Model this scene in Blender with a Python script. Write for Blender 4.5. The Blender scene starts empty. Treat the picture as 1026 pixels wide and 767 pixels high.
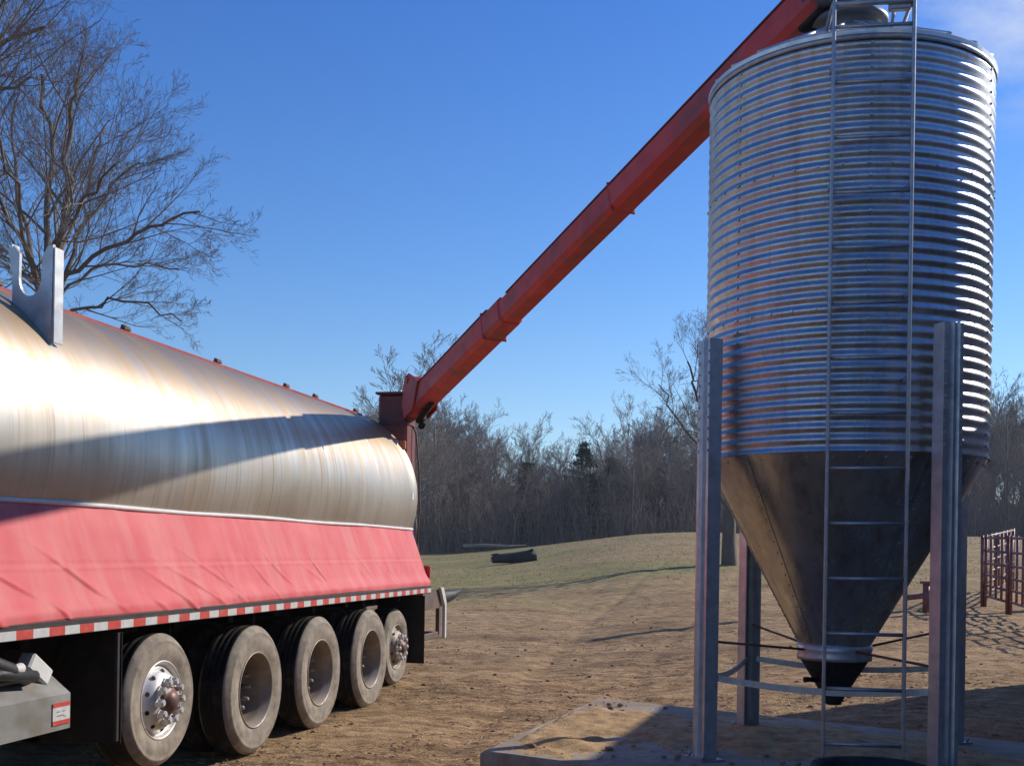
import bpy, math, random
import numpy as np
from mathutils import Vector, Matrix
R = math.radians
rnd = random.Random(7)
nrs = np.random.RandomState(11)
scene = bpy.context.scene
C = scene.collection

# ------------------------------------------------------------------ camera figures
EYE, FPX, PX0, PY0, ROLL = 1.70, 1115.0, 513.0, 551.0, R(0.9)
SUN_AZ, SUN_EL = R(30.0), R(32.0)          # azimuth counted from +X towards +Y
def at(px, py, Y):                          # photograph pixel at depth Y -> world point
    dx, dy = px - PX0, PY0 - py
    x = dx*math.cos(ROLL) - dy*math.sin(ROLL)
    z = dx*math.sin(ROLL) + dy*math.cos(ROLL)
    return Vector((x/FPX*Y, Y, z/FPX*Y + EYE))

# ------------------------------------------------------------------ numpy noise
def vnoise(x, y, seed=0):
    x = np.asarray(x, float); y = np.asarray(y, float)
    xi = np.floor(x); yi = np.floor(y)
    fx = x - xi; fy = y - yi
    fx = fx*fx*(3-2*fx); fy = fy*fy*(3-2*fy)
    def h(a, b):
        v = np.sin(a*127.1 + b*311.7 + seed*74.7)*43758.5453
        return v - np.floor(v)
    return (h(xi, yi)*(1-fx) + h(xi+1, yi)*fx)*(1-fy) + (h(xi, yi+1)*(1-fx) + h(xi+1, yi+1)*fx)*fy
def fbm(x, y, oct=4, seed=0):
    s = 0; a = .5
    for k in range(oct):
        s = s + a*(vnoise(x*2**k + 13.1*k, y*2**k - 7.7*k, seed+k) - .5); a *= .5
    return s
def sstep(a, b, v):
    t = np.clip((v-a)/(b-a), 0, 1); return t*t*(3-2*t)

def ground_base(X, Y):
    X = np.asarray(X, float); Y = np.asarray(Y, float)
    Yp = np.maximum(Y, 0)
    rise = .020*np.maximum(Yp-9, 0)*sstep(7, 16, Yp)
    rise = np.where(Yp > 85, .020*76 + .004*(Yp-85), rise)
    px = X/np.maximum(Yp, 4)*FPX + PX0
    side = sstep(400, 700, px)
    swell = side*sstep(22, 58, Yp)*1.75*(1-.3*sstep(62, 95, Yp))
    hill = 7.5*sstep(112, 180, Yp)*(1+.35*np.sin(X*.021+1.0)+.2*np.sin(X*.057))
    near = .22*sstep(1.0, 4.5, X - .0*Y)*sstep(7.5, 9.5, Yp)*(1-sstep(30, 60, Yp))
    return rise + swell + hill + near
def ground_z(X, Y):
    X = np.asarray(X, float); Y = np.asarray(Y, float)
    d = np.maximum(np.abs(Y), 1)
    b = ground_base(X, Y)
    amp = 1.0
    z = b + amp*(.10*fbm(X*.35, Y*.5, 3, 3) + .07*fbm(X*1.1, Y*1.9, 3, 5)*sstep(6, 12, d)
             +   .062*fbm(X*3.0, Y*4.6, 3, 9)*(1-sstep(25, 50, d)) + .024*fbm(X*8.0, Y*9.0, 2, 15)*(1-sstep(14, 24, d)) )
    # wheel ruts that run past the trailer
    for off, w in ((1.2, .16), (3.1, .16), (5.2, .2)):
        c = -2.1 + off + .22*(Y-9) + .5*np.sin(Y*.13+off)
        z = z - .028*np.exp(-((X-c)/w)**2)*sstep(7, 10, Y)*(1-sstep(30, 50, Y))
    z = z + np.where(Y > 40, .25*fbm(X*.12, Y*.12, 3, 21), 0)*sstep(40, 70, Y)
    return z

# ------------------------------------------------------------------ materials
def newmat(name):
    m = bpy.data.materials.new(name); m.use_nodes = True
    nt = m.node_tree; nt.nodes.clear()
    out = nt.nodes.new('ShaderNodeOutputMaterial')
    b = nt.nodes.new('ShaderNodeBsdfPrincipled')
    nt.links.new(b.outputs[0], out.inputs[0])
    return m, nt, b
def N(nt, t, **kw):
    n = nt.nodes.new(t)
    for k, v in kw.items():
        if k in n.inputs: n.inputs[k].default_value = v
        else: setattr(n, k, v)
    return n
def coords(nt, scale=(1,1,1), kind='Object', rot=(0,0,0)):
    tc = N(nt, 'ShaderNodeTexCoord'); mp = N(nt, 'ShaderNodeMapping')
    mp.inputs['Scale'].default_value = scale; mp.inputs['Rotation'].default_value = rot
    nt.links.new(tc.outputs[kind], mp.inputs[0]); return mp.outputs[0]
def noise(nt, vec, scale, detail=5, rough=.55):
    n = N(nt, 'ShaderNodeTexNoise'); n.inputs['Scale'].default_value = scale
    n.inputs['Detail'].default_value = detail; n.inputs['Roughness'].default_value = rough
    nt.links.new(vec, n.inputs['Vector']); return n.outputs[0]
def ramp(nt, fac, stops):
    r = N(nt, 'ShaderNodeValToRGB'); e = r.color_ramp.elements
    while len(e) > 1: e.remove(e[-1])
    e[0].position = stops[0][0]; e[0].color = (*stops[0][1], 1) if len(stops[0][1]) == 3 else stops[0][1]
    for p, c in stops[1:]:
        x = e.new(p); x.color = (*c, 1)
    nt.links.new(fac, r.inputs[0]); return r.outputs[0]
def g(v): return (v, v, v)
def mixc(nt, fac, a, b, mode='MIX'):
    m = N(nt, 'ShaderNodeMix', data_type='RGBA', blend_type=mode)
    for sock, v in ((m.inputs[0], fac), (m.inputs[6], a), (m.inputs[7], b)):
        if isinstance(v, (int, float)): sock.default_value = v
        elif isinstance(v, tuple): sock.default_value = (*v, 1)
        else: nt.links.new(v, sock)
    return m.outputs[2]
def math_(nt, op, a, b=0.0, clamp=False):
    m = N(nt, 'ShaderNodeMath', operation=op); m.use_clamp = clamp
    for i, v in enumerate((a, b)):
        if isinstance(v, (int, float)): m.inputs[i].default_value = v
        else: nt.links.new(v, m.inputs[i])
    return m.outputs[0]
def bump(nt, b, h, strength=.3, dist=.01):
    n = N(nt, 'ShaderNodeBump'); n.inputs['Strength'].default_value = strength; n.inputs['Distance'].default_value = dist
    nt.links.new(h, n.inputs['Height']); nt.links.new(n.outputs[0], b.inputs['Normal'])
def setb(nt, b, key, v):
    if isinstance(v, (int, float)): b.inputs[key].default_value = v
    elif isinstance(v, tuple): b.inputs[key].default_value = (*v, 1)
    else: nt.links.new(v, b.inputs[key])

def simple(name, c1, c2, scale=6, rough=(.5, .7), metal=0.0, bmp=.15, dist=.004, stretch=(1,1,1), dirt=None, dirt_scale=3, dirt_lo=.52, dirt_hi=.7):
    m, nt, b = newmat(name)
    v = coords(nt, stretch)
    n = noise(nt, v, scale)
    col = ramp(nt, n, [(.3, c1), (.7, c2)])
    if dirt:
        d = noise(nt, coords(nt, stretch), dirt_scale, 7, .65)
        k = ramp(nt, d, [(dirt_lo, g(0)), (dirt_hi, g(1))])
        col = mixc(nt, k, col, dirt)
        if metal:
            mm = N(nt, 'ShaderNodeMapRange'); mm.inputs[3].default_value = metal; mm.inputs[4].default_value = metal*.25
            nt.links.new(k, mm.inputs[0]); nt.links.new(mm.outputs[0], b.inputs['Metallic'])
    elif metal: b.inputs['Metallic'].default_value = metal
    setb(nt, b, 'Base Color', col)
    setb(nt, b, 'Roughness', ramp(nt, noise(nt, v, scale*1.7), [(.3, g(rough[0])), (.7, g(rough[1]))]))
    if bmp: bump(nt, b, noise(nt, v, scale*4), bmp, dist)
    return m

M = {}
def build_materials():
    # galvanised corrugated wall of the bin
    m, nt, b = newmat('galvanized_wall')
    v = coords(nt)
    sp = N(nt, 'ShaderNodeTexVoronoi'); sp.inputs['Scale'].default_value = 55; nt.links.new(v, sp.inputs[0])
    n = noise(nt, v, 3, 6)
    streak = noise(nt, coords(nt, (7, 7, .5)), 2.2, 6)
    col = ramp(nt, n, [(.3, (.43, .455, .495)), (.7, (.565, .59, .63))])
    col = mixc(nt, .22, col, sp.outputs['Color'], 'SOFT_LIGHT')
    col = mixc(nt, ramp(nt, streak, [(.5, g(0)), (.72, g(.55))]), col, (.36, .32, .27))
    setb(nt, b, 'Base Color', col); b.inputs['Metallic'].default_value = .94
    setb(nt, b, 'Roughness', ramp(nt, noise(nt, v, 9, 4), [(.3, g(.32)), (.7, g(.50))]))
    M['galv_wall'] = m
    m, nt, b = newmat('galvanized_hopper')
    v = coords(nt)
    col = ramp(nt, noise(nt, v, 4, 7), [(.3, (.40, .40, .40)), (.7, (.56, .55, .53))])
    d = noise(nt, coords(nt, (5, 5, .9)), 3, 7)
    col = mixc(nt, ramp(nt, d, [(.48, g(0)), (.75, g(.7))]), col, (.27, .23, .18))
    setb(nt, b, 'Base Color', col); b.inputs['Metallic'].default_value = .9
    setb(nt, b, 'Roughness', ramp(nt, noise(nt, v, 7, 5), [(.3, g(.22)), (.7, g(.40))]))
    bump(nt, b, noise(nt, v, 2.2, 2), .25, .02)
    M['galv_hopper'] = m
    M['galv_post'] = simple('galvanized_post', (.42,.435,.46), (.58,.595,.62), 14, (.34,.5), .62, .08, .002, dirt=(.33,.29,.25), dirt_scale=4, dirt_lo=.58, dirt_hi=.8)
    M['galv_dull'] = simple('galvanized_dull', (.34,.35,.37), (.48,.49,.50), 18, (.42,.6), .85, .1, .002)
    M['hood'] = simple('dark_hood', (.09,.095,.10), (.15,.155,.16), 8, (.4,.6), .4, .1)
    M['galv_roof'] = simple('galvanized_roof', (.55,.55,.55), (.68,.68,.67), 8, (.35,.5), .85, .1, .003)
    M['boot_black'] = simple('boot_rubber', (.010,.010,.011), (.022,.021,.020), 9, (.5,.75), 0, .15)
    M['tub_black'] = simple('tub_rubber', (.012,.012,.014), (.025,.024,.024), 9, (.45,.7), 0, .1, dirt=(.09,.07,.05), dirt_scale=5, dirt_lo=.6, dirt_hi=.8)
    # weathered aluminium tank: stains run round the barrel
    m, nt, b = newmat('weathered_aluminium')
    v = coords(nt)
    st = noise(nt, coords(nt, (5.0, .40, .28)), 1.2, 7, .6)
    st2 = noise(nt, coords(nt, (17.0, .7, .5)), 1.2, 4, .5)
    big = noise(nt, coords(nt, (.6, .8, .9)), 1.3, 5)
    sep = N(nt, 'ShaderNodeSeparateXYZ'); nt.links.new(v, sep.inputs[0])
    col = ramp(nt, st2, [(.3, (.53, .49, .43)), (.7, (.63, .585, .52))])
    pt = ramp(nt, noise(nt, coords(nt, (.55, .5, .6)), 1.7, 4), [(.38, g(.15)), (.62, g(1))])
    k1 = math_(nt, 'MULTIPLY', ramp(nt, st, [(.40, g(0)), (.66, g(.72))]), pt)
    col = mixc(nt, k1, col, (.36, .27, .175))
    k2 = ramp(nt, big, [(.36, g(0)), (.68, g(.85))])
    col = mixc(nt, k2, col, (.43, .36, .275))
    dr_ = noise(nt, coords(nt, (24.0, .35, .25)), 1.0, 3, .5)
    col = mixc(nt, math_(nt, 'MULTIPLY', ramp(nt, dr_, [(.60, g(0)), (.68, g(.6))]), pt), col, (.24, .165, .10))
    # rust-brown drip stains below the top walk, ragged lower edge
    hh = math_(nt, 'ADD', sep.outputs[2], math_(nt, 'MULTIPLY', st, 1.5))
    k3 = ramp(nt, math_(nt, 'MULTIPLY', hh, .2), [(.66, g(0)), (.80, g(.85))])
    col = mixc(nt, k3, col, (.42, .29, .155))
    setb(nt, b, 'Base Color', col)
    setb(nt, b, 'Metallic', ramp(nt, k1, [(0, g(.80)), (1, g(.52))]))
    setb(nt, b, 'Roughness', ramp(nt, st, [(.3, g(.40)), (.7, g(.50))]))
    bump(nt, b, noise(nt, coords(nt, (1.6, .5, .5)), 1.6, 3), .22, .02)
    M['tank'] = m
    # faded red tarp
    m, nt, b = newmat('faded_red_tarp')
    v = coords(nt)
    col = ramp(nt, noise(nt, v, 2.5, 6), [(.3, (.59, .080, .090)), (.7, (.69, .140, .142))])
    du = noise(nt, coords(nt, (3.5, 1, .5)), 2.0, 6)
    col = mixc(nt, ramp(nt, du, [(.42, g(0)), (.75, g(.45))]), col, (.66, .29, .25))
    setb(nt, b, 'Base Color', col); b.inputs['Roughness'].default_value = .62
    b.inputs['Specular IOR Level'].default_value = .3
    w = noise(nt, coords(nt, (1, 1, 1)), 420, 1)
    bump(nt, b, w, .12, .002)
    M['tarp'] = m
    M['tarp_edge'] = simple('tarp_hem', (.62,.60,.57), (.74,.72,.70), 12, (.5,.7), 0, .1)
    M['red_steel'] = simple('worn_red_steel', (.46,.034,.030), (.58,.062,.048), 5, (.42,.6), 0, .12, .003, dirt=(.16,.06,.045), dirt_scale=2.2, dirt_lo=.5, dirt_hi=.75)
    M['red_dark'] = simple('grimy_red_steel', (.13,.028,.024), (.24,.045,.035), 6, (.5,.7), 0, .15, .003, dirt=(.05,.035,.03), dirt_scale=3)
    M['red_rail'] = simple('red_rail_paint', (.26,.035,.022), (.36,.06,.04), 6, (.4,.6), 0, .1)
    M['black_steel'] = simple('black_chassis', (.014,.013,.012), (.030,.027,.024), 4, (.55,.8), 0, .15, dirt=(.075,.058,.043), dirt_scale=2.4, dirt_lo=.55, dirt_hi=.85)
    M['mudflap'] = simple('mudflap_rubber', (.016,.014,.013), (.032,.027,.023), 4, (.6,.8), 0, .1, dirt=(.07,.052,.04), dirt_scale=3, dirt_lo=.5, dirt_hi=.9)
    M['tape_red'] = simple('reflective_tape_red', (.50,.055,.045), (.60,.09,.07), 20, (.3,.45), 0, .05, dirt=(.45,.28,.22), dirt_scale=7, dirt_lo=.55, dirt_hi=.85)
    M['tape_white'] = simple('reflective_tape_white', (.50,.50,.48), (.63,.62,.59), 20, (.3,.45), 0, .05, dirt=(.42,.36,.30), dirt_scale=7, dirt_lo=.55, dirt_hi=.85)
    M['rail'] = simple('side_rail', (.022,.018,.018), (.045,.034,.032), 5, (.5,.7), 0, .1)
    m, nt, b = newmat('dusty_tyre')
    v = coords(nt)
    d = noise(nt, v, 7, 7, .65)
    col = ramp(nt, d, [(.32, (.15, .122, .095)), (.5, (.27, .225, .175)), (.68, (.37, .31, .24))])
    setb(nt, b, 'Base Color', col); b.inputs['Roughness'].default_value = .88
    bump(nt, b, noise(nt, v, 60, 4), .3, .003)
    M['tyre'] = m
    M['tread'] = simple('tread_and_shaded_tyre', (.018,.016,.014), (.036,.031,.026), 8, (.9,.98), 0, .25, .004, dirt=(.10,.08,.06), dirt_scale=4, dirt_lo=.52, dirt_hi=.8)
    M['rim_bright'] = simple('aluminium_rim', (.62,.60,.57), (.76,.74,.71), 7, (.34,.48), .42, .06, .001, dirt=(.40,.33,.26), dirt_scale=7, dirt_lo=.45, dirt_hi=.72)
    M['rim_dusty'] = simple('dusty_rim', (.24,.20,.165), (.36,.31,.26), 6, (.45,.65), .45, .1, .002, dirt=(.22,.165,.115), dirt_scale=5, dirt_lo=.45, dirt_hi=.7)
    M['hub_brown'] = simple('greasy_hub', (.10,.05,.04), (.20,.11,.09), 9, (.4,.6), .3, .1)
    M['hole_shade'] = simple('hand_hole_shade', (.006,.006,.006), (.010,.010,.010), 5, (.8,.9), 0, 0)
    M['grey_box'] = simple('grey_steel_box', (.22,.215,.20), (.33,.32,.295), 5, (.45,.6), .35, .12, .003, dirt=(.17,.14,.10), dirt_scale=3.2, dirt_lo=.48, dirt_hi=.75)
    M['white_part'] = simple('dirty_white_part', (.58,.57,.55), (.74,.73,.70), 9, (.4,.6), 0, .08)
    M['cradle'] = simple('cradle_aluminium', (.46,.45,.44), (.60,.59,.57), 7, (.36,.5), .6, .08, .002, dirt=(.28,.26,.24), dirt_scale=3)
    M['pale_steel'] = simple('pale_bumper', (.55,.52,.49), (.68,.65,.61), 8, (.45,.6), .1, .08)
    M['rust_brown'] = simple('brown_steel', (.10,.065,.05), (.17,.11,.085), 7, (.55,.75), .1, .15)
    M['lamp_red'] = simple('red_lens', (.45,.02,.02), (.52,.03,.03), 5, (.2,.3), 0, 0)
    M['lamp_amber'] = simple('amber_lens', (.80,.22,.07), (.85,.26,.09), 5, (.25,.35), 0, 0)
    M['maroon'] = simple('maroon_pipe', (.14,.045,.045), (.24,.085,.08), 9, (.4,.6), .1, .12, .002, dirt=(.33,.22,.19), dirt_scale=6, dirt_lo=.52, dirt_hi=.78)
    # concrete
    m, nt, b = newmat('farm_concrete')
    v = coords(nt)
    n = noise(nt, v, 1.4, 8, .6)
    col = ramp(nt, n, [(.3, (.29, .240, .185)), (.7, (.41, .35, .28))])
    f = noise(nt, v, 60, 3)
    col = mixc(nt, .35, col, ramp(nt, f, [(.3, g(.3)), (.7, g(.75))]), 'SOFT_LIGHT')
    d = noise(nt, v, 2.1, 8, .7)
    col = mixc(nt, ramp(nt, d, [(.42, g(0)), (.60, g(.85))]), col, (.24, .165, .095))
    setb(nt, b, 'Base Color', col); b.inputs['Roughness'].default_value = .85
    bump(nt, b, noise(nt, v, 26, 6), .35, .006)
    M['concrete'] = m
    # spilled feed
    m, nt, b = newmat('spilled_feed')
    v = coords(nt)
    n = noise(nt, v, 9, 8, .65)
    col = ramp(nt, n, [(.28, (.22, .125, .05)), (.5, (.46, .29, .13)), (.75, (.60, .42, .22))])
    setb(nt, b, 'Base Color', col); b.inputs['Roughness'].default_value = .95
    bump(nt, b, noise(nt, v, 70, 5), .8, .012)
    M['feed'] = m
    # ground
    m, nt, b = newmat('farmyard_ground')
    v = coords(nt)
    n1 = noise(nt, coords(nt, (.8, 1.2, 1)), .55, 9, .62)
    n2 = noise(nt, coords(nt, (.8, 1.7, 1)), 4.5, 8, .68)
    n3 = noise(nt, v, 38, 5, .6)
    dirt = ramp(nt, n1, [(.30, (.25, .145, .068)), (.5, (.45, .28, .14)), (.70, (.57, .37, .195))])
    straw = ramp(nt, n2, [(.38, (.095, .054, .027)), (.5, (.37, .235, .118)), (.64, (.64, .445, .24))])
    dirt = mixc(nt, .55, dirt, straw)
    dirt = mixc(nt, .35, dirt, ramp(nt, n3, [(.25, g(.15)), (.75, g(.85))]), 'OVERLAY')
    pat = noise(nt, coords(nt, (.22, .75, 1)), 1.1, 7, .65)
    dirt = mixc(nt, ramp(nt, pat, [(.50, g(0)), (.64, g(.55))]), dirt, (.14, .078, .038))
    gr = ramp(nt, noise(nt, coords(nt, (.35, .8, 1)), .35, 8, .62), [(.3, (.135, .155, .042)), (.5, (.22, .215, .068)), (.72, (.40, .32, .13))])
    sx = N(nt, 'ShaderNodeSeparateXYZ'); nt.links.new(v, sx.inputs[0])
    mr = N(nt, 'ShaderNodeMapRange'); mr.inputs[1].default_value = -5; mr.inputs[2].default_value = 7; mr.inputs[3].default_value = -.12; mr.inputs[4].default_value = .11; nt.links.new(sx.outputs[0], mr.inputs[0])
    nd = math_(nt, 'ADD', noise(nt, coords(nt, (.10, .22, 1)), 1.0, 8, .68), mr.outputs[0])
    gr = mixc(nt, ramp(nt, nd, [(.47, g(0)), (.60, g(.9))]), gr, dirt)
    gr = mixc(nt, .40, gr, ramp(nt, n2, [(.35, (.15, .118, .05)), (.7, (.43, .325, .15))]))
    sep = N(nt, 'ShaderNodeSeparateXYZ'); nt.links.new(v, sep.inputs[0])
    wob = noise(nt, coords(nt, (.16, .28, 1)), .8, 7, .65)
    yy = math_(nt, 'ADD', sep.outputs[1], math_(nt, 'MULTIPLY', math_(nt, 'SUBTRACT', wob, .5), 40))
    kg = ramp(nt, math_(nt, 'DIVIDE', yy, 100), [(.25, g(0)), (.33, g(.92))])
    col = mixc(nt, kg, dirt, gr)
    kw = ramp(nt, math_(nt, 'DIVIDE', yy, 200), [(.34, g(0)), (.42, g(1))])
    leaf = ramp(nt, noise(nt, v, .5, 8, .7), [(.3, (.12, .092, .07)), (.7, (.22, .172, .13))])
    col = mixc(nt, kw, col, leaf)
    setb(nt, b, 'Base Color', col); b.inputs['Roughness'].default_value = .95
    b.inputs['Specular IOR Level'].default_value = .2
    h = math_(nt, 'ADD', n2, math_(nt, 'MULTIPLY', n3, .35))
    bump(nt, b, math_(nt, 'MULTIPLY', h, math_(nt, 'SUBTRACT', 1.0, math_(nt, 'MULTIPLY', kg, .8))), 1.0, .07)
    M['ground'] = m
    M['clod'] = simple('dirt_clod', (.20,.135,.08), (.33,.23,.14), 9, (.9,.95), 0, .5, .01)
    M['straw'] = simple('straw_litter', (.26,.18,.10), (.42,.31,.18), 3, (.7,.9), 0, 0)
    M['drygrass'] = simple('dry_grass', (.19,.19,.06), (.44,.35,.15), .6, (.8,.9), 0, 0)
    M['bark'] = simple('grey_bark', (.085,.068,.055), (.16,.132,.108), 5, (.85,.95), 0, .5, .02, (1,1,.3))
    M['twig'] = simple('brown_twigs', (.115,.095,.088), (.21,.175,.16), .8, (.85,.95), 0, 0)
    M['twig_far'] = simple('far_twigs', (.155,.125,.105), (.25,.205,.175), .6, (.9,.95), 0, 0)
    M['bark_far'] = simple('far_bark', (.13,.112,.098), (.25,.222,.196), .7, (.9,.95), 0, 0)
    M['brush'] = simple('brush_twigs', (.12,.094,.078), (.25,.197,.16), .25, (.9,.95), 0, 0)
    M['cedar'] = simple('cedar_needles', (.020,.032,.020), (.05,.068,.036), .9, (.8,.9), 0, 0)
    M['barn'] = simple('barn_siding', (.50,.48,.45), (.62,.60,.57), 2, (.45,.65), .2, .1, .004)
    M['barn_door'] = simple('barn_door_paint', (.06,.05,.045), (.09,.075,.065), 3, (.5,.7), 0, .1)
    M['log'] = simple('black_log', (.014,.013,.012), (.035,.031,.027), 4, (.6,.8), 0, .5, .02)
    M['log_pale'] = simple('pale_log', (.20,.175,.15), (.32,.285,.245), 2, (.8,.9), 0, .3, .02)
build_materials()
for k in ('tread','mudflap','black_steel'):
    for n_ in M[k].node_tree.nodes:
        if n_.type == 'BSDF_PRINCIPLED': n_.inputs['Specular IOR Level'].default_value = .12

# ------------------------------------------------------------------ mesh builder
class MB:
    def __init__(s): s.v = []; s.f = []; s.m = []; s.sm = []
    def add(s, vs, fs, mi=0, smooth=False):
        o = len(s.v); s.v.extend([tuple(p) for p in vs])
        s.f.extend([tuple(i+o for i in f) for f in fs]); s.m.extend([mi]*len(fs)); s.sm.extend([smooth]*len(fs)); return s
    def box(s, c, d, rot=None, mi=0, bev=0.0):
        x, y, z = d[0]/2, d[1]/2, d[2]/2
        if bev <= 0:
            vs = [Vector((a*x, b*y, e*z)) for e in (-1,1) for b in (-1,1) for a in (-1,1)]
            fs = [(0,2,3,1),(4,5,7,6),(0,1,5,4),(2,6,7,3),(0,4,6,2),(1,3,7,5)]
        else:                                  # chamfered box
            q = min(bev, .45*min(d)); vs = []; idx = {}
            for e in (-1,1):
                for b_ in (-1,1):
                    for a in (-1,1):
                        for ax in range(3):
                            p = [a*x, b_*y, e*z]
                            for j in range(3):
                                if j != ax: p[j] -= (a, b_, e)[j]*q
                            idx[(a,b_,e,ax)] = len(vs); vs.append(Vector(p))
            fs = []
            for ax in range(3):
                o1, o2 = [j for j in range(3) if j != ax]
                for sg in (-1,1):
                    q4 = []
                    for u, w in ((-1,-1),(1,-1),(1,1),(-1,1)):
                        k = [0,0,0]; k[ax]=sg; k[o1]=u; k[o2]=w; q4.append(idx[(*k, ax)])
                    fs.append(tuple(q4))
                for u in (-1,1):
                    for w in (-1,1):
                        k0=[0,0,0];k1=[0,0,0];k0[ax]=-1;k1[ax]=1
                        for k in (k0,k1): k[o1]=u;k[o2]=w
                        fs.append((idx[(*k0,o1)],idx[(*k1,o1)],idx[(*k1,o2)],idx[(*k0,o2)]))
            for a in (-1,1):
                for b_ in (-1,1):
                    for e in (-1,1): fs.append(tuple(idx[(a,b_,e,ax)] for ax in range(3)))
        Mx = rot if rot is not None else Matrix.Identity(3)
        return s.add([Mx @ p + Vector(c) for p in vs], fs, mi)
    def tube(s, pts, rad, n=10, caps=True, mi=0, smooth=True):
        pts = [Vector(p) for p in pts]; k = len(pts)
        if not hasattr(rad, '__len__'): rad = [rad]*k
        ref = None; rings = []
        for i in range(k):
            d = (pts[min(i+1,k-1)] - pts[max(i-1,0)]); d = d.normalized() if d.length > 1e-9 else Vector((0,0,1))
            if ref is None: ref = d.orthogonal().normalized()
            a = (ref - d*ref.dot(d)); a = a.normalized() if a.length > 1e-6 else d.orthogonal().normalized()
            ref = a; b = d.cross(a)
            rings += [pts[i] + (a*math.cos(t)+b*math.sin(t))*rad[i] for t in (2*math.pi*j/n for j in range(n))]
        fs = [(i*n+j, i*n+(j+1)%n, (i+1)*n+(j+1)%n, (i+1)*n+j) for i in range(k-1) for j in range(n)]
        s.add(rings, fs, mi, smooth)
        if caps:
            o = len(s.v) - len(rings)
            s.f += [tuple(o+j for j in range(n-1,-1,-1)), tuple(o+(k-1)*n+j for j in range(n))]; s.m += [mi]*2; s.sm += [False]*2
        return s
    def lathe(s, prof, n=48, axis='z', c=(0,0,0), mi=0, smooth=True, close=False, mis=None):
        vs = []; k = len(prof); c = Vector(c)
        for r, h in prof:
            for j in range(n):
                t = 2*math.pi*j/n; a, b = r*math.cos(t), r*math.sin(t)
                vs.append(c + (Vector((a,b,h)) if axis=='z' else Vector((a,h,b)) if axis=='y' else Vector((h,a,b))))
        rng = k if close else k-1
        for i in range(rng):
            i2 = (i+1)%k
            fs = [(i*n+j, i*n+(j+1)%n, i2*n+(j+1)%n, i2*n+j) for j in range(n)]
            if i == 0: s.add(vs, fs, mis[i] if mis else mi, smooth); o = len(s.v)-len(vs)
            else:
                s.f.extend([tuple(q+o for q in f) for f in fs]); s.m.extend([mis[i] if mis else mi]*n); s.sm.extend([smooth]*n)
        return s
    def prism(s, outline, a0, a1, fn, mi=0, caps=True):           # outline 2D; fn(u,v,a)->point
        n = len(outline)
        vs = [fn(u,v,a0) for u,v in outline] + [fn(u,v,a1) for u,v in outline]
        fs = [(j,(j+1)%n,n+(j+1)%n,n+j) for j in range(n)]
        if caps: fs += [tuple(range(n-1,-1,-1)), tuple(range(n,2*n))]
        return s.add(vs, fs, mi)
    def build(s, name, mats, parent=None, fix=True):
        me = bpy.data.meshes.new(name)
        me.from_pydata(s.v, [], s.f); me.update()
        for m in (mats if isinstance(mats, (list, tuple)) else [mats]): me.materials.append(m)
        me.polygons.foreach_set('material_index', s.m); me.polygons.foreach_set('use_smooth', s.sm)
        if fix and len(s.v) < 120000:
            import bmesh
            bm = bmesh.new(); bm.from_mesh(me); bmesh.ops.recalc_face_normals(bm, faces=bm.faces); bm.to_mesh(me); bm.free()
        o = bpy.data.objects.new(name, me); C.objects.link(o)
        if parent: o.parent = parent
        return o
def np_mesh(name, V, F, mat, parent=None, smooth=False):          # V (n,3), F (m,k)
    me = bpy.data.meshes.new(name); k = F.shape[1]
    me.vertices.add(len(V)); me.vertices.foreach_set('co', np.asarray(V, np.float32).ravel())
    me.loops.add(F.size); me.loops.foreach_set('vertex_index', F.astype(np.int32).ravel())
    me.polygons.add(len(F)); me.polygons.foreach_set('loop_start', np.arange(0, F.size, k, dtype=np.int32))
    me.polygons.foreach_set('loop_total', np.full(len(F), k, np.int32))
    me.polygons.foreach_set('use_smooth', np.full(len(F), smooth, bool))
    me.materials.append(mat); me.update(calc_edges=True); me.validate()
    o = bpy.data.objects.new(name, me); C.objects.link(o)
    if parent: o.parent = parent
    return o
def thing(name, label, cat, loc=(0,0,0), rotz=0.0, group=None):
    o = bpy.data.objects.new(name, None); C.objects.link(o); o.empty_display_size = .3
    o.location = loc; o.rotation_euler = (0,0,rotz); return tag(o, label, cat, group)
def tag(o, label=None, cat=None, group=None, kind=None):
    if label: o['label'] = label
    if cat: o['category'] = cat
    if group: o['group'] = group
    if kind: o['kind'] = kind
    return o

# ------------------------------------------------------------------ ground sheet
def axis_steps(start, end, f):
    out = [start]
    while out[-1] < end: out.append(out[-1] + f(out[-1]))
    return np.array(out)
ys = np.concatenate([np.array([-400,-200,-100,-60,-40,-25,-15,-8,-4,-1,1.5]), axis_steps(3.0, 1600, lambda y: max(.035, .0072*y) if y < 45 else .02*y)])
xp = axis_steps(0.0, 1300, lambda x: max(.05, .0125*x))
xs = np.concatenate([-xp[:0:-1], xp]) + 1.0
GX, GY = np.meshgrid(xs, ys)
GZ = ground_z(GX, GY)
V = np.stack([GX.ravel(), GY.ravel(), GZ.ravel()], 1)
ny, nx = GX.shape
ii = (np.arange(ny-1)[:,None]*nx + np.arange(nx-1)[None,:]).ravel()
F = np.stack([ii, ii+1, ii+nx+1, ii+nx], 1)
ground = np_mesh('ground', V, F, M['ground'], smooth=True); tag(ground, 'bare trodden dirt yard rising to a dry grass field', kind='structure')

def cone_u(Y, margin=40):   # X range seen at depth Y
    a = (-margin-PX0)/FPX*Y; b = (1026+margin-PX0)/FPX*Y; return a, b
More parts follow.
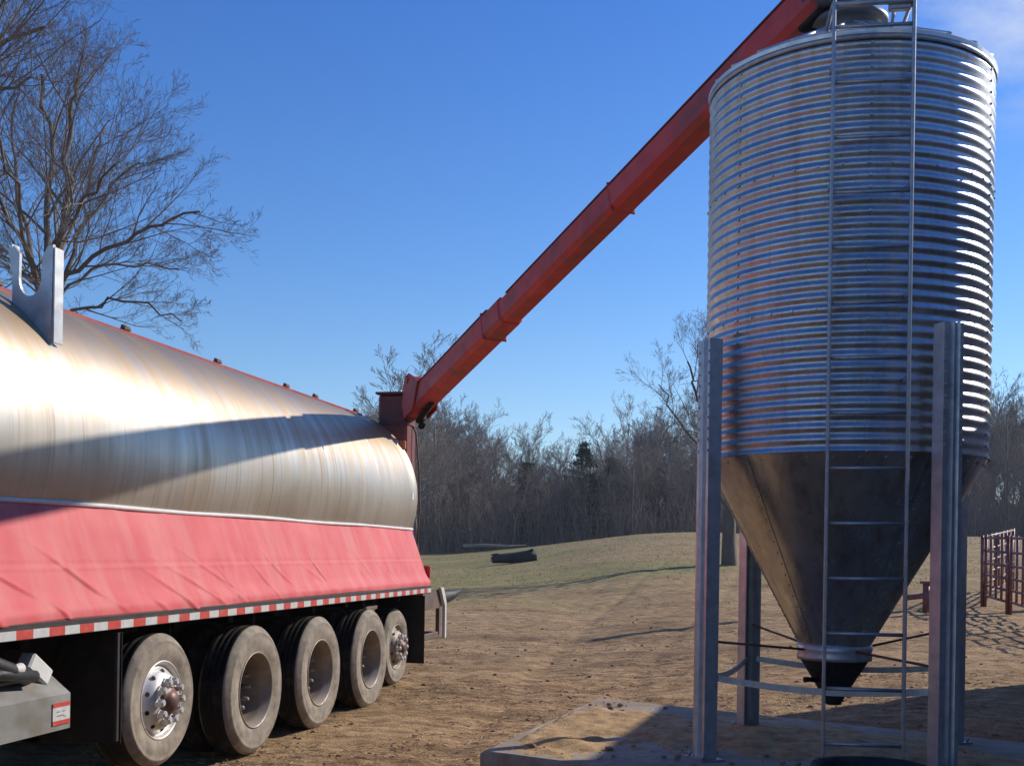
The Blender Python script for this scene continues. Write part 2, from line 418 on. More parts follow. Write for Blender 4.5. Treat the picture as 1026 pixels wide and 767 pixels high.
# clods of dirt
ICO = None
def ico():
    t = (1+5**.5)/2
    v = np.array([(-1,t,0),(1,t,0),(-1,-t,0),(1,-t,0),(0,-1,t),(0,1,t),(0,-1,-t),(0,1,-t),(t,0,-1),(t,0,1),(-t,0,-1),(-t,0,1)], float)
    v /= np.linalg.norm(v[0])
    f = np.array([(0,11,5),(0,5,1),(0,1,7),(0,7,10),(0,10,11),(1,5,9),(5,11,4),(11,10,2),(10,7,6),(7,1,8),(3,9,4),(3,4,2),(3,2,6),(3,6,8),(3,8,9),(4,9,5),(2,4,11),(6,2,10),(8,6,7),(9,8,1)])
    return v, f
def on_pad(x, y): return (y < 10.3) & (y > 4) & (x > -.35 + .35*(y-7.4)) & (y < 10.75-.72*x + .25)
iv, ifc = ico()
n = 3000
Yc = 6.2*np.exp(nrs.rand(n)*math.log(34/6.2)); a, b = cone_u(Yc); Xc = a + (b-a)*nrs.rand(n)
clump = vnoise(Xc*.9, Yc*.9, 40)
keep = (clump > .35) & ~on_pad(Xc, Yc); Xc, Yc = Xc[keep], Yc[keep]; n = len(Xc)
sz = .006 + .024*nrs.rand(n)**4
sc3 = np.stack([sz*(1+.6*nrs.rand(n)), sz*(1+.6*nrs.rand(n)), sz*(.5+.4*nrs.rand(n))], 1)
V = iv[None]*(1+.35*(nrs.rand(n,12,1)-.5))*sc3[:,None,:] + np.stack([Xc,Yc,ground_z(Xc,Yc)+sz*.2],1)[:,None,:]
F = (ifc[None] + 12*np.arange(n)[:,None,None]).reshape(-1,3)
tag(np_mesh('dirt_clods', V.reshape(-1,3), F, M['clod']), 'loose brown clods scattered over the dirt yard', kind='stuff')
# straw litter
n = 16000
Yc = 5.8*np.exp(nrs.rand(n)*math.log(26/5.8)); a, b = cone_u(Yc); Xc = a + (b-a)*nrs.rand(n)
keep = (vnoise(Xc*.7, Yc*.7, 60) > .38) & ~on_pad(Xc, Yc); Xc, Yc = Xc[keep], Yc[keep]; n = len(Xc)
th = nrs.rand(n)*6.283; L = .02+.06*nrs.rand(n); w = .0022+.002*nrs.rand(n)
dx, dy = np.cos(th), np.sin(th); z0 = ground_z(Xc, Yc)+.006; tz = (nrs.rand(n)-.3)*.35*L
P = np.stack([Xc,Yc,z0],1); D = np.stack([dx*L,dy*L,tz],1); W = np.stack([-dy*w,dx*w,0*w],1); U = np.array([0,0,1])*w[:,None]*1.4
V = np.stack([P-W, P+W, P+U, P+D-W, P+D+W, P+D+U], 1)
f0 = np.array([(0,1,4,3),(1,2,5,4),(2,0,3,5)])
F = (f0[None] + 6*np.arange(n)[:,None,None]).reshape(-1,4)
tag(np_mesh('straw_litter', V.reshape(-1,3), F, M['straw']), 'bits of straw strewn over the dirt', kind='stuff')
# dry grass tufts in the field
n = 70000
Yc = 24+46*nrs.rand(n)**1.15; a, b = cone_u(Yc, 60); Xc = a + (b-a)*nrs.rand(n)
keep = vnoise(Xc*.22, Yc*.35, 80) + .35*vnoise(Xc*1.3, Yc*1.6, 81) + .6*sstep(26, 38, Yc) > 1.05
Xc, Yc = Xc[keep], Yc[keep]; n = len(Xc)
th = nrs.rand(n)*6.283; hgt = .012+.045*nrs.rand(n)**2; w = .012+.016*nrs.rand(n)
z0 = ground_z(Xc, Yc)-.01
P = np.stack([Xc,Yc,z0],1); W = np.stack([np.cos(th)*w,np.sin(th)*w,0*w],1); W2 = np.stack([-np.sin(th)*w,np.cos(th)*w,0*w],1)
T = P + np.stack([(nrs.rand(n)-.5)*hgt, (nrs.rand(n)-.5)*hgt, hgt],1)
V = np.stack([P+W, P-.5*W+.86*W2, P-.5*W-.86*W2, T],1)
f0 = np.array([(0,1,3),(1,2,3),(2,0,3)])
F = (f0[None] + 4*np.arange(n)[:,None,None]).reshape(-1,3)
tag(np_mesh('dry_grass', V.reshape(-1,3), F, M['drygrass']), 'short dry yellow green grass of the field', kind='stuff')

# ------------------------------------------------------------------ concrete slab with spilled feed
PADZ = .37
pad_pts = [(-.19,7.38),(.82,10.2),(4.9,7.35),(6.5,5.2),(3.3,3.4),(.3,6.6)]
pad_pts = [(-.19,7.38),(.80,10.15),(3.75,8.06),(5.6,6.75),(4.1,4.4),(.35,7.05)]
mb = MB()
def inset(pts, d):
    cx = sum(p[0] for p in pts)/len(pts); cy = sum(p[1] for p in pts)/len(pts); out = []
    for x, y in pts:
        l = math.hypot(x-cx, y-cy); out.append((x-(x-cx)/l*d, y-(y-cy)/l*d))
    return out
def subdiv(pts, step=.16, jit=.012):
    out = []
    for i in range(len(pts)):
        a, b = pts[i], pts[(i+1)%len(pts)]; k = max(1, int(math.hypot(b[0]-a[0], b[1]-a[1])/step))
        for j in range(k):
            t = j/k; out.append((a[0]+(b[0]-a[0])*t + (rnd.random()-.5)*jit*(j>0), a[1]+(b[1]-a[1])*t + (rnd.random()-.5)*jit*(j>0)))
    return out
ring = subdiv(pad_pts); inn = inset(ring, .03); k = len(ring)
vs = [(x,y,-.3) for x,y in ring] + [(x,y,PADZ-.022+rnd.random()*.006) for x,y in ring] + [(x,y,PADZ) for x,y in inn]
fs = [(j,(j+1)%k,k+(j+1)%k,k+j) for j in range(k)] + [(k+j,k+(j+1)%k,2*k+(j+1)%k,2*k+j) for j in range(k)] + [tuple(range(2*k,3*k))]
mb.add(vs, fs)
slab = mb.build('concrete_slab', M['concrete']); tag(slab, 'raised concrete slab under the feed bin', kind='structure')
def in_poly(x, y, poly):
    c = np.zeros(x.shape, bool); j = len(poly)-1
    for i in range(len(poly)):
        xi, yi = poly[i]; xj, yj = poly[j]
        c ^= ((yi > y) != (yj > y)) & (x < (xj-xi)*(y-yi)/(yj-yi+1e-12)+xi); j = i
    return c
gx, gy = np.meshgrid(np.arange(-.3, 5.7, .03), np.arange(4.3, 10.3, .03))
hh = np.full(gx.shape, -.02)
def mound(cx, cy, rx, ry, h, rot=0):
    dx, dy = gx-cx, gy-cy; u = dx*math.cos(rot)+dy*math.sin(rot); v = -dx*math.sin(rot)+dy*math.cos(rot)
    return h*np.exp(-((u/rx)**2+(v/ry)**2))
hh = hh + mound(.62, 8.75, .45, .95, .055, -.33) + mound(1.7, 8.15, .75, .6, .055) + mound(2.5, 7.6, .9, .7, .05) + mound(.35,7.7,.3,.5,.03) + mound(3.6,7.2,.8,.25,.03)
hh = hh + .055*fbm(gx*2.0, gy*2.0, 4, 91) + .055*fbm(gx*8, gy*8, 4, 95)
inn2 = inset(pad_pts, .12)
hh = np.where(in_poly(gx, gy, inn2), hh, np.minimum(hh, -.005))
zz = PADZ + np.maximum(hh, -.004) + .001
nyp, nxp = gx.shape; ok = hh > -.003
ii = (np.arange(nyp-1)[:,None]*nxp + np.arange(nxp-1)[None,:]).ravel(); okf = ok.ravel()
sel = okf[ii] | okf[ii+1] | okf[ii+nxp] | okf[ii+nxp+1]
F = np.stack([ii, ii+1, ii+nxp+1, ii+nxp],1)[sel]
V = np.stack([gx.ravel(), gy.ravel(), zz.ravel()],1)
used, inv = np.unique(F, return_inverse=True)
tag(np_mesh('spilled_feed', V[used], inv.reshape(F.shape), M['feed'], smooth=True), 'orange brown spilled feed lying on the concrete slab', kind='stuff')
n = 420
Xc = -.1+4*nrs.rand(n); Yc = 6.8+3.2*nrs.rand(n); keep = in_poly(Xc, Yc, inn2) & (vnoise(Xc*2, Yc*2, 17) > .45)
Xc, Yc = Xc[keep], Yc[keep]; n = len(Xc); sz = .006+.022*nrs.rand(n)**4
V = iv[None]*(1+.4*(nrs.rand(n,12,1)-.5))*sz[:,None,None]*np.array([1.2,1,.7]) + np.stack([Xc,Yc,PADZ+sz*.3+.01],1)[:,None,:]
F = (ifc[None] + 12*np.arange(n)[:,None,None]).reshape(-1,3)
tag(np_mesh('feed_clumps', V.reshape(-1,3), F, M['clod']), 'dark crumbs and clumps on the slab', kind='stuff')

# ------------------------------------------------------------------ feed bin
BX, BY, BR = 2.240, 7.578, .920
Z0, Z1, NC = 2.33, 4.845, 35
def make_bin(name, label, loc, zbase, hopper=True):
    t = thing(name, label, 'grain bin', loc, 0)
    dz = zbase
    # corrugated wall
    prof = []; rows = NC*8
    for i in range(rows+1):
        u = i/8.0; z = Z0 + (Z1-Z0)*i/rows
        prof.append((BR + .0072*math.cos(2*math.pi*u), z-dz))
    mb = MB().lathe(prof, 128)
    for ring_i in range(1, 4):                     # rolled laps between the rings of sheets
        pass
    for az in (R(-152), R(-98), R(-38), R(30), R(95), R(160)):      # bolts up each vertical lap
        for i in range(NC):
            z = Z0 + (Z1-Z0)*(i+.0)/NC + .0
            c = Vector((math.cos(az)*(BR+.0085), math.sin(az)*(BR+.0085), z-dz)); d = Vector((math.cos(az), math.sin(az), 0))
            mb.tube([c-d*.002, c+d*.007], [.010, .008], 6)
    for zr in (Z0+(Z1-Z0)*12/NC, Z0+(Z1-Z0)*24/NC):
        for j in range(40):
            az = 2*math.pi*j/40; d = Vector((math.cos(az), math.sin(az), 0)); c = d*(BR+.0085) + Vector((0,0,zr-dz))
            mb.tube([c-d*.002, c+d*.006], [.009, .007], 6)
    mb.build('corrugated_wall', M['galv_wall'], t)
    # roof with ribs, eave ring
    top = 5.225
    rf = MB().lathe([(BR+.014, Z1-.02-dz), (BR+.018, Z1+.004-dz), (BR+.01, Z1+.012-dz), (.21, top-dz), (.20, top+.01-dz)], 96, smooth=False)
    for j in range(24):
        az = 2*math.pi*(j+.5)/24; d = Vector((math.cos(az), math.sin(az), 0))
        rf.tube([d*(BR+.01)+Vector((0,0,Z1+.012-dz)), d*.225+Vector((0,0,top-dz))], .013, 6)
    roof = rf.build('roof', M['galv_roof'], t)
    ld = MB().lathe([(.215, top-.02-dz), (.215, top+.07-dz), (.25, top+.068-dz), (.255, top+.10-dz), (.20, top+.125-dz), (.0, top+.135-dz)], 40)
    lid = ld.build('fill_lid', M['hood'], roof)
    # rolled eave flashing band
    MB().lathe([(BR+.006,Z1-.05-dz),(BR+.013,Z1-.048-dz),(BR+.013,Z1-.016-dz),(BR+.006,Z1-.014-dz)], 96).build('eave_band', M['galv_dull'], t)
    if not hopper: return t
    # hopper cone (centre of the outlet a touch off)
    ox, oy = -.035, 0.0; zc0, zc1, rc = 1.09, Z0, .232
    hp = MB(); rows, n = 24, 96; vs = []
    for i in range(rows+1):
        f = i/rows; r = rc + (BR-.008-rc)*f; cx = ox*(1-f)
        for j in range(n):
            a = 2*math.pi*j/n; vs.append((cx+r*math.cos(a), r*math.sin(a), zc0+(zc1-zc0)*f-dz))
    hp.add(vs, [(i*n+j, i*n+(j+1)%n, (i+1)*n+(j+1)%n, (i+1)*n+j) for i in range(rows) for j in range(n)], 0, True)
    for az in (R(-148), R(-70), R(10), R(95), R(172)):      # lapped seams with bolts
        pts_o = []
        for sgn in (-1, 1):
            for f in (0.02, .98):
                r = rc + (BR-.008-rc)*f + .004; a = az + sgn*.028/max(r, .2)
                pts_o.append((ox*(1-f)+r*math.cos(a), r*math.sin(a), zc0+(zc1-zc0)*f-dz))
        hp.add(pts_o, [(0,1,3,2)])
        for q in range(17):
            f = .04+.92*q/16; r = rc + (BR-.008-rc)*f + .004
            c = Vector((ox*(1-f)+r*math.cos(az), r*math.sin(az), zc0+(zc1-zc0)*f-dz)); d = Vector((math.cos(az), math.sin(az), -.55)).normalized()
            hp.tube([c-d*.001, c+d*.005], [.007,.005], 6)
    for j in range(36):
        a = 2*math.pi*j/36; r = BR-.03; d = Vector((math.cos(a), math.sin(a), -.5)).normalized()
        c = Vector((r*math.cos(a), r*math.sin(a), zc1-.035-dz)); hp.tube([c-d*.001, c+d*.009], [.010,.007], 6)
    hop = hp.build('hopper', M['galv_hopper'], t)
    MB().lathe([(.226,1.0-dz),(.246,.995-dz),(.248,1.02-dz),(.240,1.04-dz),(.248,1.06-dz),(.250,1.095-dz),(.232,1.10-dz)], 48, c=(ox,oy,0)).build('collar', M['galv_post'], hop)
    bt = MB().lathe([(.228,1.0-dz),(.222,.985-dz),(.15,.87-dz),(.085,.76-dz),(.06,.715-dz),(.05,.688-dz),(0.0,.688-dz)], 40, c=(ox,oy,0))
    boot = bt.build('discharge_boot', M['boot_black'], t)
    MB().tube([(ox-.13,-.06,.855-dz),(ox-.20,-.12,.868-dz),(ox-.235,-.13,.866-dz)], [.016,.016,.02], 8).build('slide_handle', M['black_steel'], boot)
    # legs: fluted galvanised posts on base plates
    legs = []
    for deg, rho in ((201, 1.045), (113, 1.05), (288, 1.05), (25, 1.05)):
        a = R(deg); d = Vector((math.cos(a), math.sin(a), 0)); tg = Vector((-d.y, d.x, 0)); p = d*rho
        w, h = .070, .050
        half = [(-w,-h),(-w,h*.9),(-w*.62,h*.9),(-w*.46,h*.60),(-w*.18,h*.60),(-w*.05,h)]
        outline = half + [(-u,v) for u,v in reversed(half)]
        outline += [(w*.9,-h),(w*.9,h*.75),(w*.60,h*.75),(w*.42,h*.40),(w*.14,h*.40),(w*.02,h*.82),(-w*.02,h*.82),(-w*.14,h*.40),(-w*.42,h*.40),(-w*.60,h*.75),(-w*.9,h*.75),(-w*.9,-h)]
        lg = MB().prism(outline, PADZ+.008-dz, 3.08-dz, lambda u,v,z: p + tg*u + d*v + Vector((0,0,z)))
        for zb in np.arange(2.36, 3.05, .0711):
            for sg in (-1, 1):
                c = p + tg*sg*w*.80 + d*h*.9 + Vector((0,0,zb-dz)); lg.tube([c, c+d*.008], .009, 6)
        L = lg.build('leg', M['galv_post'], t)
        rot = Matrix((d, tg, Vector((0,0,1)))).transposed()
        bp = MB().box(p+Vector((0,0,PADZ+.006-dz)), (.17,.22,.012), rot)
        for sg in (-1,1):
            c = p + d*.06 + tg*sg*.085 + Vector((0,0,PADZ+.012-dz)); bp.tube([c, c+Vector((0,0,.03))], .010, 6)
        bp.build('base_plate', M['galv_dull'], L)
        legs.append((p, d, tg))
    # tie straps between neighbouring legs, slightly sagging, and cross rods to the collar
    order = [0, 2, 3, 1]
    for q in range(4):
        p0 = legs[order[q]][0]; p1 = legs[order[(q+1)%4]][0]
        ax = (p1-p0).normalized(); p0, p1 = p0+ax*.06, p1-ax*.06; pts = []
        nrm = Vector((ax.y, -ax.x, 0))
        for i in range(13):
            f = i/12; pts.append(p0.lerp(p1, f) + Vector((0,0,.90-dz-.045*math.sin(math.pi*f))))
        st = MB(); n = len(pts); vs = []
        for P in pts:
            for (e, zz_) in ((-.004,-.021),(.004,-.021),(.004,.021),(-.004,.021)): vs.append(P + nrm*e + Vector((0,0,zz_)))
        fs = [(4*i+j, 4*i+(j+1)%4, 4*i+4+(j+1)%4, 4*i+4+j) for i in range(n-1) for j in range(4)] + [(3,2,1,0), (4*n-4,4*n-3,4*n-2,4*n-1)]
        st.add(vs, fs).build('tie_strap', M['galv_dull'], t)
    for i, (p, d, tg) in enumerate(legs):
        z0r = (1.13, 1.16, 1.04, 1.18)[i]
        e = Vector((ox,0,0)) + d*.245
        MB().tube([p + Vector((0,0,z0r-dz)) - d*.05, Vector((e.x, e.y, 1.065-dz))], .0085, 8).build('brace_rod', M['rust_brown'], t)
    # ladder on the front of the bin
    la = R(-98.6); d = Vector((math.cos(la), math.sin(la), 0)); tg = Vector((-d.y, d.x, 0)); D3 = Matrix((d,tg,Vector((0,0,1)))).transposed()
    base = d*(BR+.10) ; hw = .228
    ldr = bpy.data.objects.new('ladder', None); C.objects.link(ldr); ldr.parent = t
    for sg in (-1, 1):
        p = base + tg*sg*hw; zt = 4.99
        rl = MB().box(p+Vector((0,0,(PADZ+.004+zt)/2-dz)), (.034,.020,zt-PADZ-.004), D3, bev=.004)
        rl.tube([p+Vector((0,0,zt-.012-dz)), p-d*.12+Vector((0,0,zt+.0-dz)), p-d*.42+Vector((0,0,zt-.02-dz)), p-d*.52+Vector((0,0,zt-.06-dz))], .013, 8)
        rl.tube([p-d*.50+Vector((0,0,zt-.05-dz)), p-d*.50+Vector((0,0,Z1+.10-dz))], .011, 8)
        if sg > 0: rl.tube([p-tg*.10-d*.10+Vector((0,0,zt-.04-dz)), p-tg*.10-d*.16+Vector((0,0,Z1+.03-dz))], .011, 8)
        rl.build('rail', M['galv_dull'], ldr)
        for zb in (2.75, 3.25, 3.9, 4.6):
            MB().box(p-d*.052+Vector((0,0,zb-dz)), (.096,.024,.03), D3).build('standoff', M['galv_dull'], ldr)
    hp_ = base + Vector((0,0,4.965-dz))
    MB().tube([hp_-tg*hw, hp_+tg*hw], .017, 10).build('top_bar', M['galv_dull'], ldr)
    MB().box(base+tg*(hw-.075)-d*.03+Vector((0,0,4.955-dz)), (.05,.13,.065), D3, bev=.008).build('step_block', M['galv_dull'], ldr)
    z = .585
    while z < 4.9:
        c = base + Vector((0,0,z-dz)); MB().tube([c-tg*(hw-.011), c+tg*(hw-.011)], .0115, 10).build('rung', M['galv_dull'], ldr); z += .3265
    return t
make_bin('feed_bin', 'corrugated galvanized feed bin on posts with a hopper bottom and front ladder', (BX, BY, PADZ), PADZ)

# pole barn that stands beside the photographer, beyond the right-hand edge; the bin's foot lies in its shade
def make_barn():
    cx, cy = 7.3, 13.6; e = Vector((-.304,-.953,0)); q = Vector((.953,-.304,0)); L, W, H, RH = 31.0, 11.0, 4.45, 1.75
    z = float(ground_z(cx, cy)) - .25
    t = thing('pole_barn', 'long dark metal sided barn beside the yard, right of the feed bin', 'barn', (cx, cy, z))
    P = lambda a, b, h: e*a + q*b + Vector((0,0,h))
    def wall(a0, b0, a1, b1, htop):
        mb = MB(); n = int(math.hypot(a1-a0, b1-b0)/.05); vs = []
        nx_, ny_ = (b1-b0), -(a1-a0); l = math.hypot(nx_, ny_); nx_, ny_ = nx_/l, ny_/l
        for i in range(n+1):
            f = i/n; o = .018 if i % 5 in (1, 2) else 0.0; a = a0+(a1-a0)*f+nx_*o; b = b0+(b1-b0)*f+ny_*o
            vs += [P(a,b,0), P(a,b,htop(f))]
        mb.add(vs, [(2*i,2*i+2,2*i+3,2*i+1) for i in range(n)]); return mb
    wall(0,.25,L,.25,lambda f: H-.02).build('side_wall', M['barn'], t)
    MB().box(P(L/2,.205,.62), (L-.04,.03,1.24), Matrix((e,q,Vector((0,0,1)))).transposed(), bev=.006).build('added_wainscot', M['barn_door'], t)  # unseen dark band, added so the hopper's reflections stay dark
    wall(L,W-.25,0,W-.25,lambda f: H-.02).build('side_wall', M['barn'], t)
    g_ = lambda f: H + RH*(1-abs(2*f-1)) - .06
    wall(.0,W-.25,.0,.25,g_).build('gable_wall', M['barn'], t)
    wall(L,.25,L,W-.25,g_).build('gable_wall', M['barn'], t)
    rf = MB(); k = 12
    for (b0,b1,h0,h1) in ((0,W/2,H,H+RH),(W,W/2,H,H+RH)):
        rf.add([P(-.2,b0,h0),P(L+.2,b0,h0),P(L+.2,b1,h1),P(-.2,b1,h1),P(-.2,b0,h0+.05),P(L+.2,b0,h0+.05),P(L+.2,b1,h1+.05),P(-.2,b1,h1+.05)], [(0,1,2,3),(4,5,6,7),(0,1,5,4),(1,2,6,5),(3,0,4,7)])
    rf.build('roof', M['galv_dull'], t)
    dr = MB()
    Rm = Matrix((e,q,Vector((0,0,1)))).transposed()
    dr.box(P(9,.14,1.75), (3.6,.07,3.3), Rm, bev=.02).box(P(9,.17,3.5),(7.6,.10,.12),Rm); dr.build('sliding_door', M['barn_door'], t)
    return t
make_barn()
# wooden utility pole by the pen, out to the right
ux, uy = 12.3, 25.1; gz = float(ground_z(ux, uy))
up_ = thing('utility_pole', 'tall wooden pole by the maroon pen, right of the view', 'pole', (ux, uy, gz))
MB().tube([(0,0,-.3),(0,0,7.5)], [.16,.12], 12).build('pole_shaft', M['bark'], up_)
MB().tube([(0,0,7.48),(0,0,7.56)], [.14,.03], 12).build('pole_cap', M['galv_dull'], up_)

# black rubber tub at the foot of the ladder
tb = MB().lathe([(.0,.006),(.27,.006),(.30,.15),(.325,.155),(.33,.17),(.318,.175),(.30,.165),(.285,.15),(.255,.03),(.0,.03)], 48)
tub = tb.build('rubber_tub', M['tub_black']); tub.location = (2.02, 6.22, PADZ); tub.scale = (1, .8, .95)
tag(tub, 'round black rubber feed tub on the slab below the ladder', 'tub')

# ------------------------------------------------------------------ trailer (local: x rearwards, y inboard, z up)
TO = at(253, 692.7, 9.03)
trailer = thing('feed_trailer', 'bare metal tank feed trailer with red tarp skirt and raised red auger boom', 'trailer', (TO.x, TO.y, 0.0), math.atan2(.9763, .2165))
S0, S1 = -6.6, 4.95
YC, ZC, TR = 1.30, 2.33, 1.10
def tpart(mb, name, mat, parent=trailer): return mb.build(name, mat, parent)
# tank barrel
tk = MB(); n = 96; rows = []
ends = [(S0-.34,.0),(S0-.30,.45),(S0-.2,.80),(S0-.08,1.02),(S0,TR)]
stations = ends + [(S0+(S1-S0)*i/46, TR + (.006 if i % 8 == 0 else 0)) for i in range(1,46)] + [(S1,TR),(S1+.03,TR+.012),(S1+.05,TR-.02),(S1+.10,1.0),(S1+.22,.76),(S1+.30,.42),(S1+.33,0.0)]
tk.lathe([(r, s) for s, r in stations], n, 'x', (0, YC, ZC))
for sw in (-4.6,-2.55,-.5,1.55,3.6):               # welded barrel seams
    tk.lathe([(TR+.001,sw-.012),(TR+.006,sw),(TR+.001,sw+.012)], n, 'x', (0,YC,ZC))
tank = tpart(tk, 'tank', M['tank'])
# walkway rail along the top with its hinge lugs
th = R(18.7); ry, rz = YC-TR*math.sin(th), ZC+TR*math.cos(th)
rl = MB().box(((S0+S1)/2+.1, ry+.03, rz+.012), (S1-S0-.0, .045, .038), bev=.008)
top_rail = tpart(rl, 'top_rail', M['red_rail'])
for s in (-4.9,-3.4,-1.9,-.35,1.2,2.75,3.55,4.85):
    lg = MB().box((s, ry+.03, rz+.045), (.10,.045,.02), bev=.005).tube([(s-.05,ry+.03,rz+.062),(s+.05,ry+.03,rz+.062)], .014, 8)
    lg.build('hinge_lug', M['rust_brown'], top_rail)
# boom cradle: U-shaped plate with flange, standing on the shoulder of the barrel
sc_ = -2.14; zb = lambda y: ZC + math.sqrt(max(TR*TR-(y-YC)**2, 0)) - .01
y0c, y1c = .385, .665
out = [(y0c, zb(y0c)-.03)]
out += [(y0c+(y1c-y0c)*q/8, zb(y0c+(y1c-y0c)*q/8)-.012) for q in range(1, 8)]
out += [(y1c, zb(y1c)-.012), (y1c, zb(y1c)+.18), (y1c+.035, 3.56), (y1c-.01, 3.585), (y1c-.05, 3.535)]
for q in range(0, 11):
    a = math.pi*q/10; out.append((.538+.080*math.cos(a), 3.375-.115*math.sin(a)))
out += [(y0c+.065, 3.51), (y0c+.03, 3.57), (y0c-.01, 3.58)]
ck = MB().prism(out, sc_-.012, sc_+.012, lambda u,v,s: Vector((s,u,v)))
cradle = tpart(ck, 'boom_cradle', M['cradle'])
fl = MB(); zA, zB = zb(y0c)+.03, 3.565
fl.box((sc_+.035, y0c-.018, (zA+zB)/2), (.095,.010,zB-zA), bev=.003)
fl.build('flange', M['cradle'], cradle)
fl2 = MB().box((sc_+.03, y1c+.015, 3.50), (.08,.012,.2), bev=.003); fl2.build('flange', M['cradle'], cradle)
# tarp skirt: wrinkled sheet from the barrel to the side rail
nu, nv = 900, 56; us = np.linspace(S0+.2, 5.0, nu); vv = np.linspace(0, 1, nv)
U, Vv = np.meshgrid(us, vv)
wr = np.zeros_like(U)
for k in range(33):                                  # tension folds running down and rearwards to the hem
    s0 = -4.6 + 6.6*rnd.random()**1.25 if k < 26 else rnd.uniform(1.5, 4.8)
    sl = -(.45+1.25*rnd.random()); v0 = .06+.34*rnd.random(); ln = .10+.16*rnd.random(); w = .013+.02*rnd.random(); am = (.006+.010*rnd.random())*(1 if k < 26 else .5)
    d = U-s0-sl*Vv-.25*np.sin(Vv*3+k)*Vv
    prof_ = np.where(d < 0, np.exp(-(d/(w*.6))**2), np.exp(-(d/(w*2.2))**2))
    wr += am*prof_*np.exp(-((Vv-v0)/ln)**2)
for k in range(14):
    s0 = S0 + (S1-S0)*rnd.random(); w = .03+.06*rnd.random(); wr += (.003+.004*rnd.random())*np.exp(-((U-s0+.35*Vv)/w)**2)*Vv
wr += .026*np.maximum(fbm(U*.5, Vv*.2, 2, 31)+.12, 0)*np.exp(-((Vv-.07)/.06)**2)*3.0       # sagging roll at the hem
wr += .006*fbm(U*.4, Vv*.8, 2, 44)
wr += .0035*np.exp(-((Vv-.44)/.012)**2) - .003*np.exp(-((Vv-.47)/.02)**2)                # horizontal seam
zz = 1.245 + (1.94-1.245)*Vv + .012*np.sin(U*.9)*Vv*0 - .02*np.exp(-(Vv/.08)**2)*(vnoise(U*1.2, U*0, 5)-.3)
yy = .02 + .25*Vv - wr - .02*np.exp(-((Vv-.08)/.08)**2)
V = np.stack([U.ravel(), yy.ravel(), zz.ravel()],1)
ii = (np.arange(nv-1)[:,None]*nu + np.arange(nu-1)[None,:]).ravel()
F = np.stack([ii, ii+1, ii+nu+1, ii+nu],1)
skirt = np_mesh('tarp_skirt', V, F, M['tarp'], trailer, True)
sol = skirt.modifiers.new('thickness', 'SOLIDIFY'); sol.thickness = .006; sol.offset = 0
hem = MB(); pts = [(s, .262 - .004*math.sin(s*3), 1.948+.004*math.sin(s*2.3)) for s in np.linspace(S0+.2, 5.0, 60)]
hem.tube(pts, .016, 8); hem.build('hem_rope', M['tarp_edge'], skirt)
# end gusset behind the skirt
tpart(MB().prism([(.03,1.24),(.27,1.93),(.5,1.93),(.5,1.24)], 4.97, 4.985, lambda u,v,s: Vector((s,u,v))), 'end_plate', M['red_dark'])
# side rail with reflective tape
sr = MB().box(((S0+5.02)/2, .045, 1.202), (5.02-S0, .08, .095), bev=.006); side_rail = tpart(sr, 'side_rail', M['rail'])
tp = MB(); s = S0+.1; q = 0
while s < 4.9:
    tp.box((s+.0735, .001, 1.187), (.147, .004, .052), mi=q % 2); s += .1475; q += 1
tp.build('reflective_tape', [M['tape_red'], M['tape_white']], side_rail)
# chassis: long beams, inner hopper wall, cross members
ch = MB()
for y in (.85, 1.75): ch.box((-.8, y, .98), (11.3, .12, .26))
ch.box((-.8, .62, 1.08), (11.2, .03, .17)); ch.box((-.8, 1.98, 1.08), (11.2, .03, .17))
for s in np.arange(-6, 5, .9): ch.box((s, 1.3, 1.10), (.08, 1.9, .09))
tpart(ch, 'chassis_frame', M['black_steel'])
hb = MB().prism([(.42,1.13),(.62,.58),(1.98,.58),(2.18,1.13)], -6.0, -1.0, lambda u,v,s: Vector((s,u,v)))
tpart(hb, 'hopper_belly', M['black_steel'])
ax = MB()
for s, rr in ((-1.39,.63),(.09,.525),(1.46,.525),(2.86,.525),(4.38,.52)):
    ax.tube([(s,.25,rr),(s,2.35,rr)], .075, 12); ax.box((s, .85, .80), (.5,.12,.2)); ax.box((s,1.75,.80),(.5,.12,.2)); ax.tube([(s+.18,.72,.85),(s-.35,.72,.65)],.08,10)
tpart(ax, 'axle_set', M['black_steel'])
for s in (-.65, .78, 2.16, 3.6): tpart(MB().box((s,.62,.86),(.05,.5,.5)), 'splash_guard', M['mudflap'])


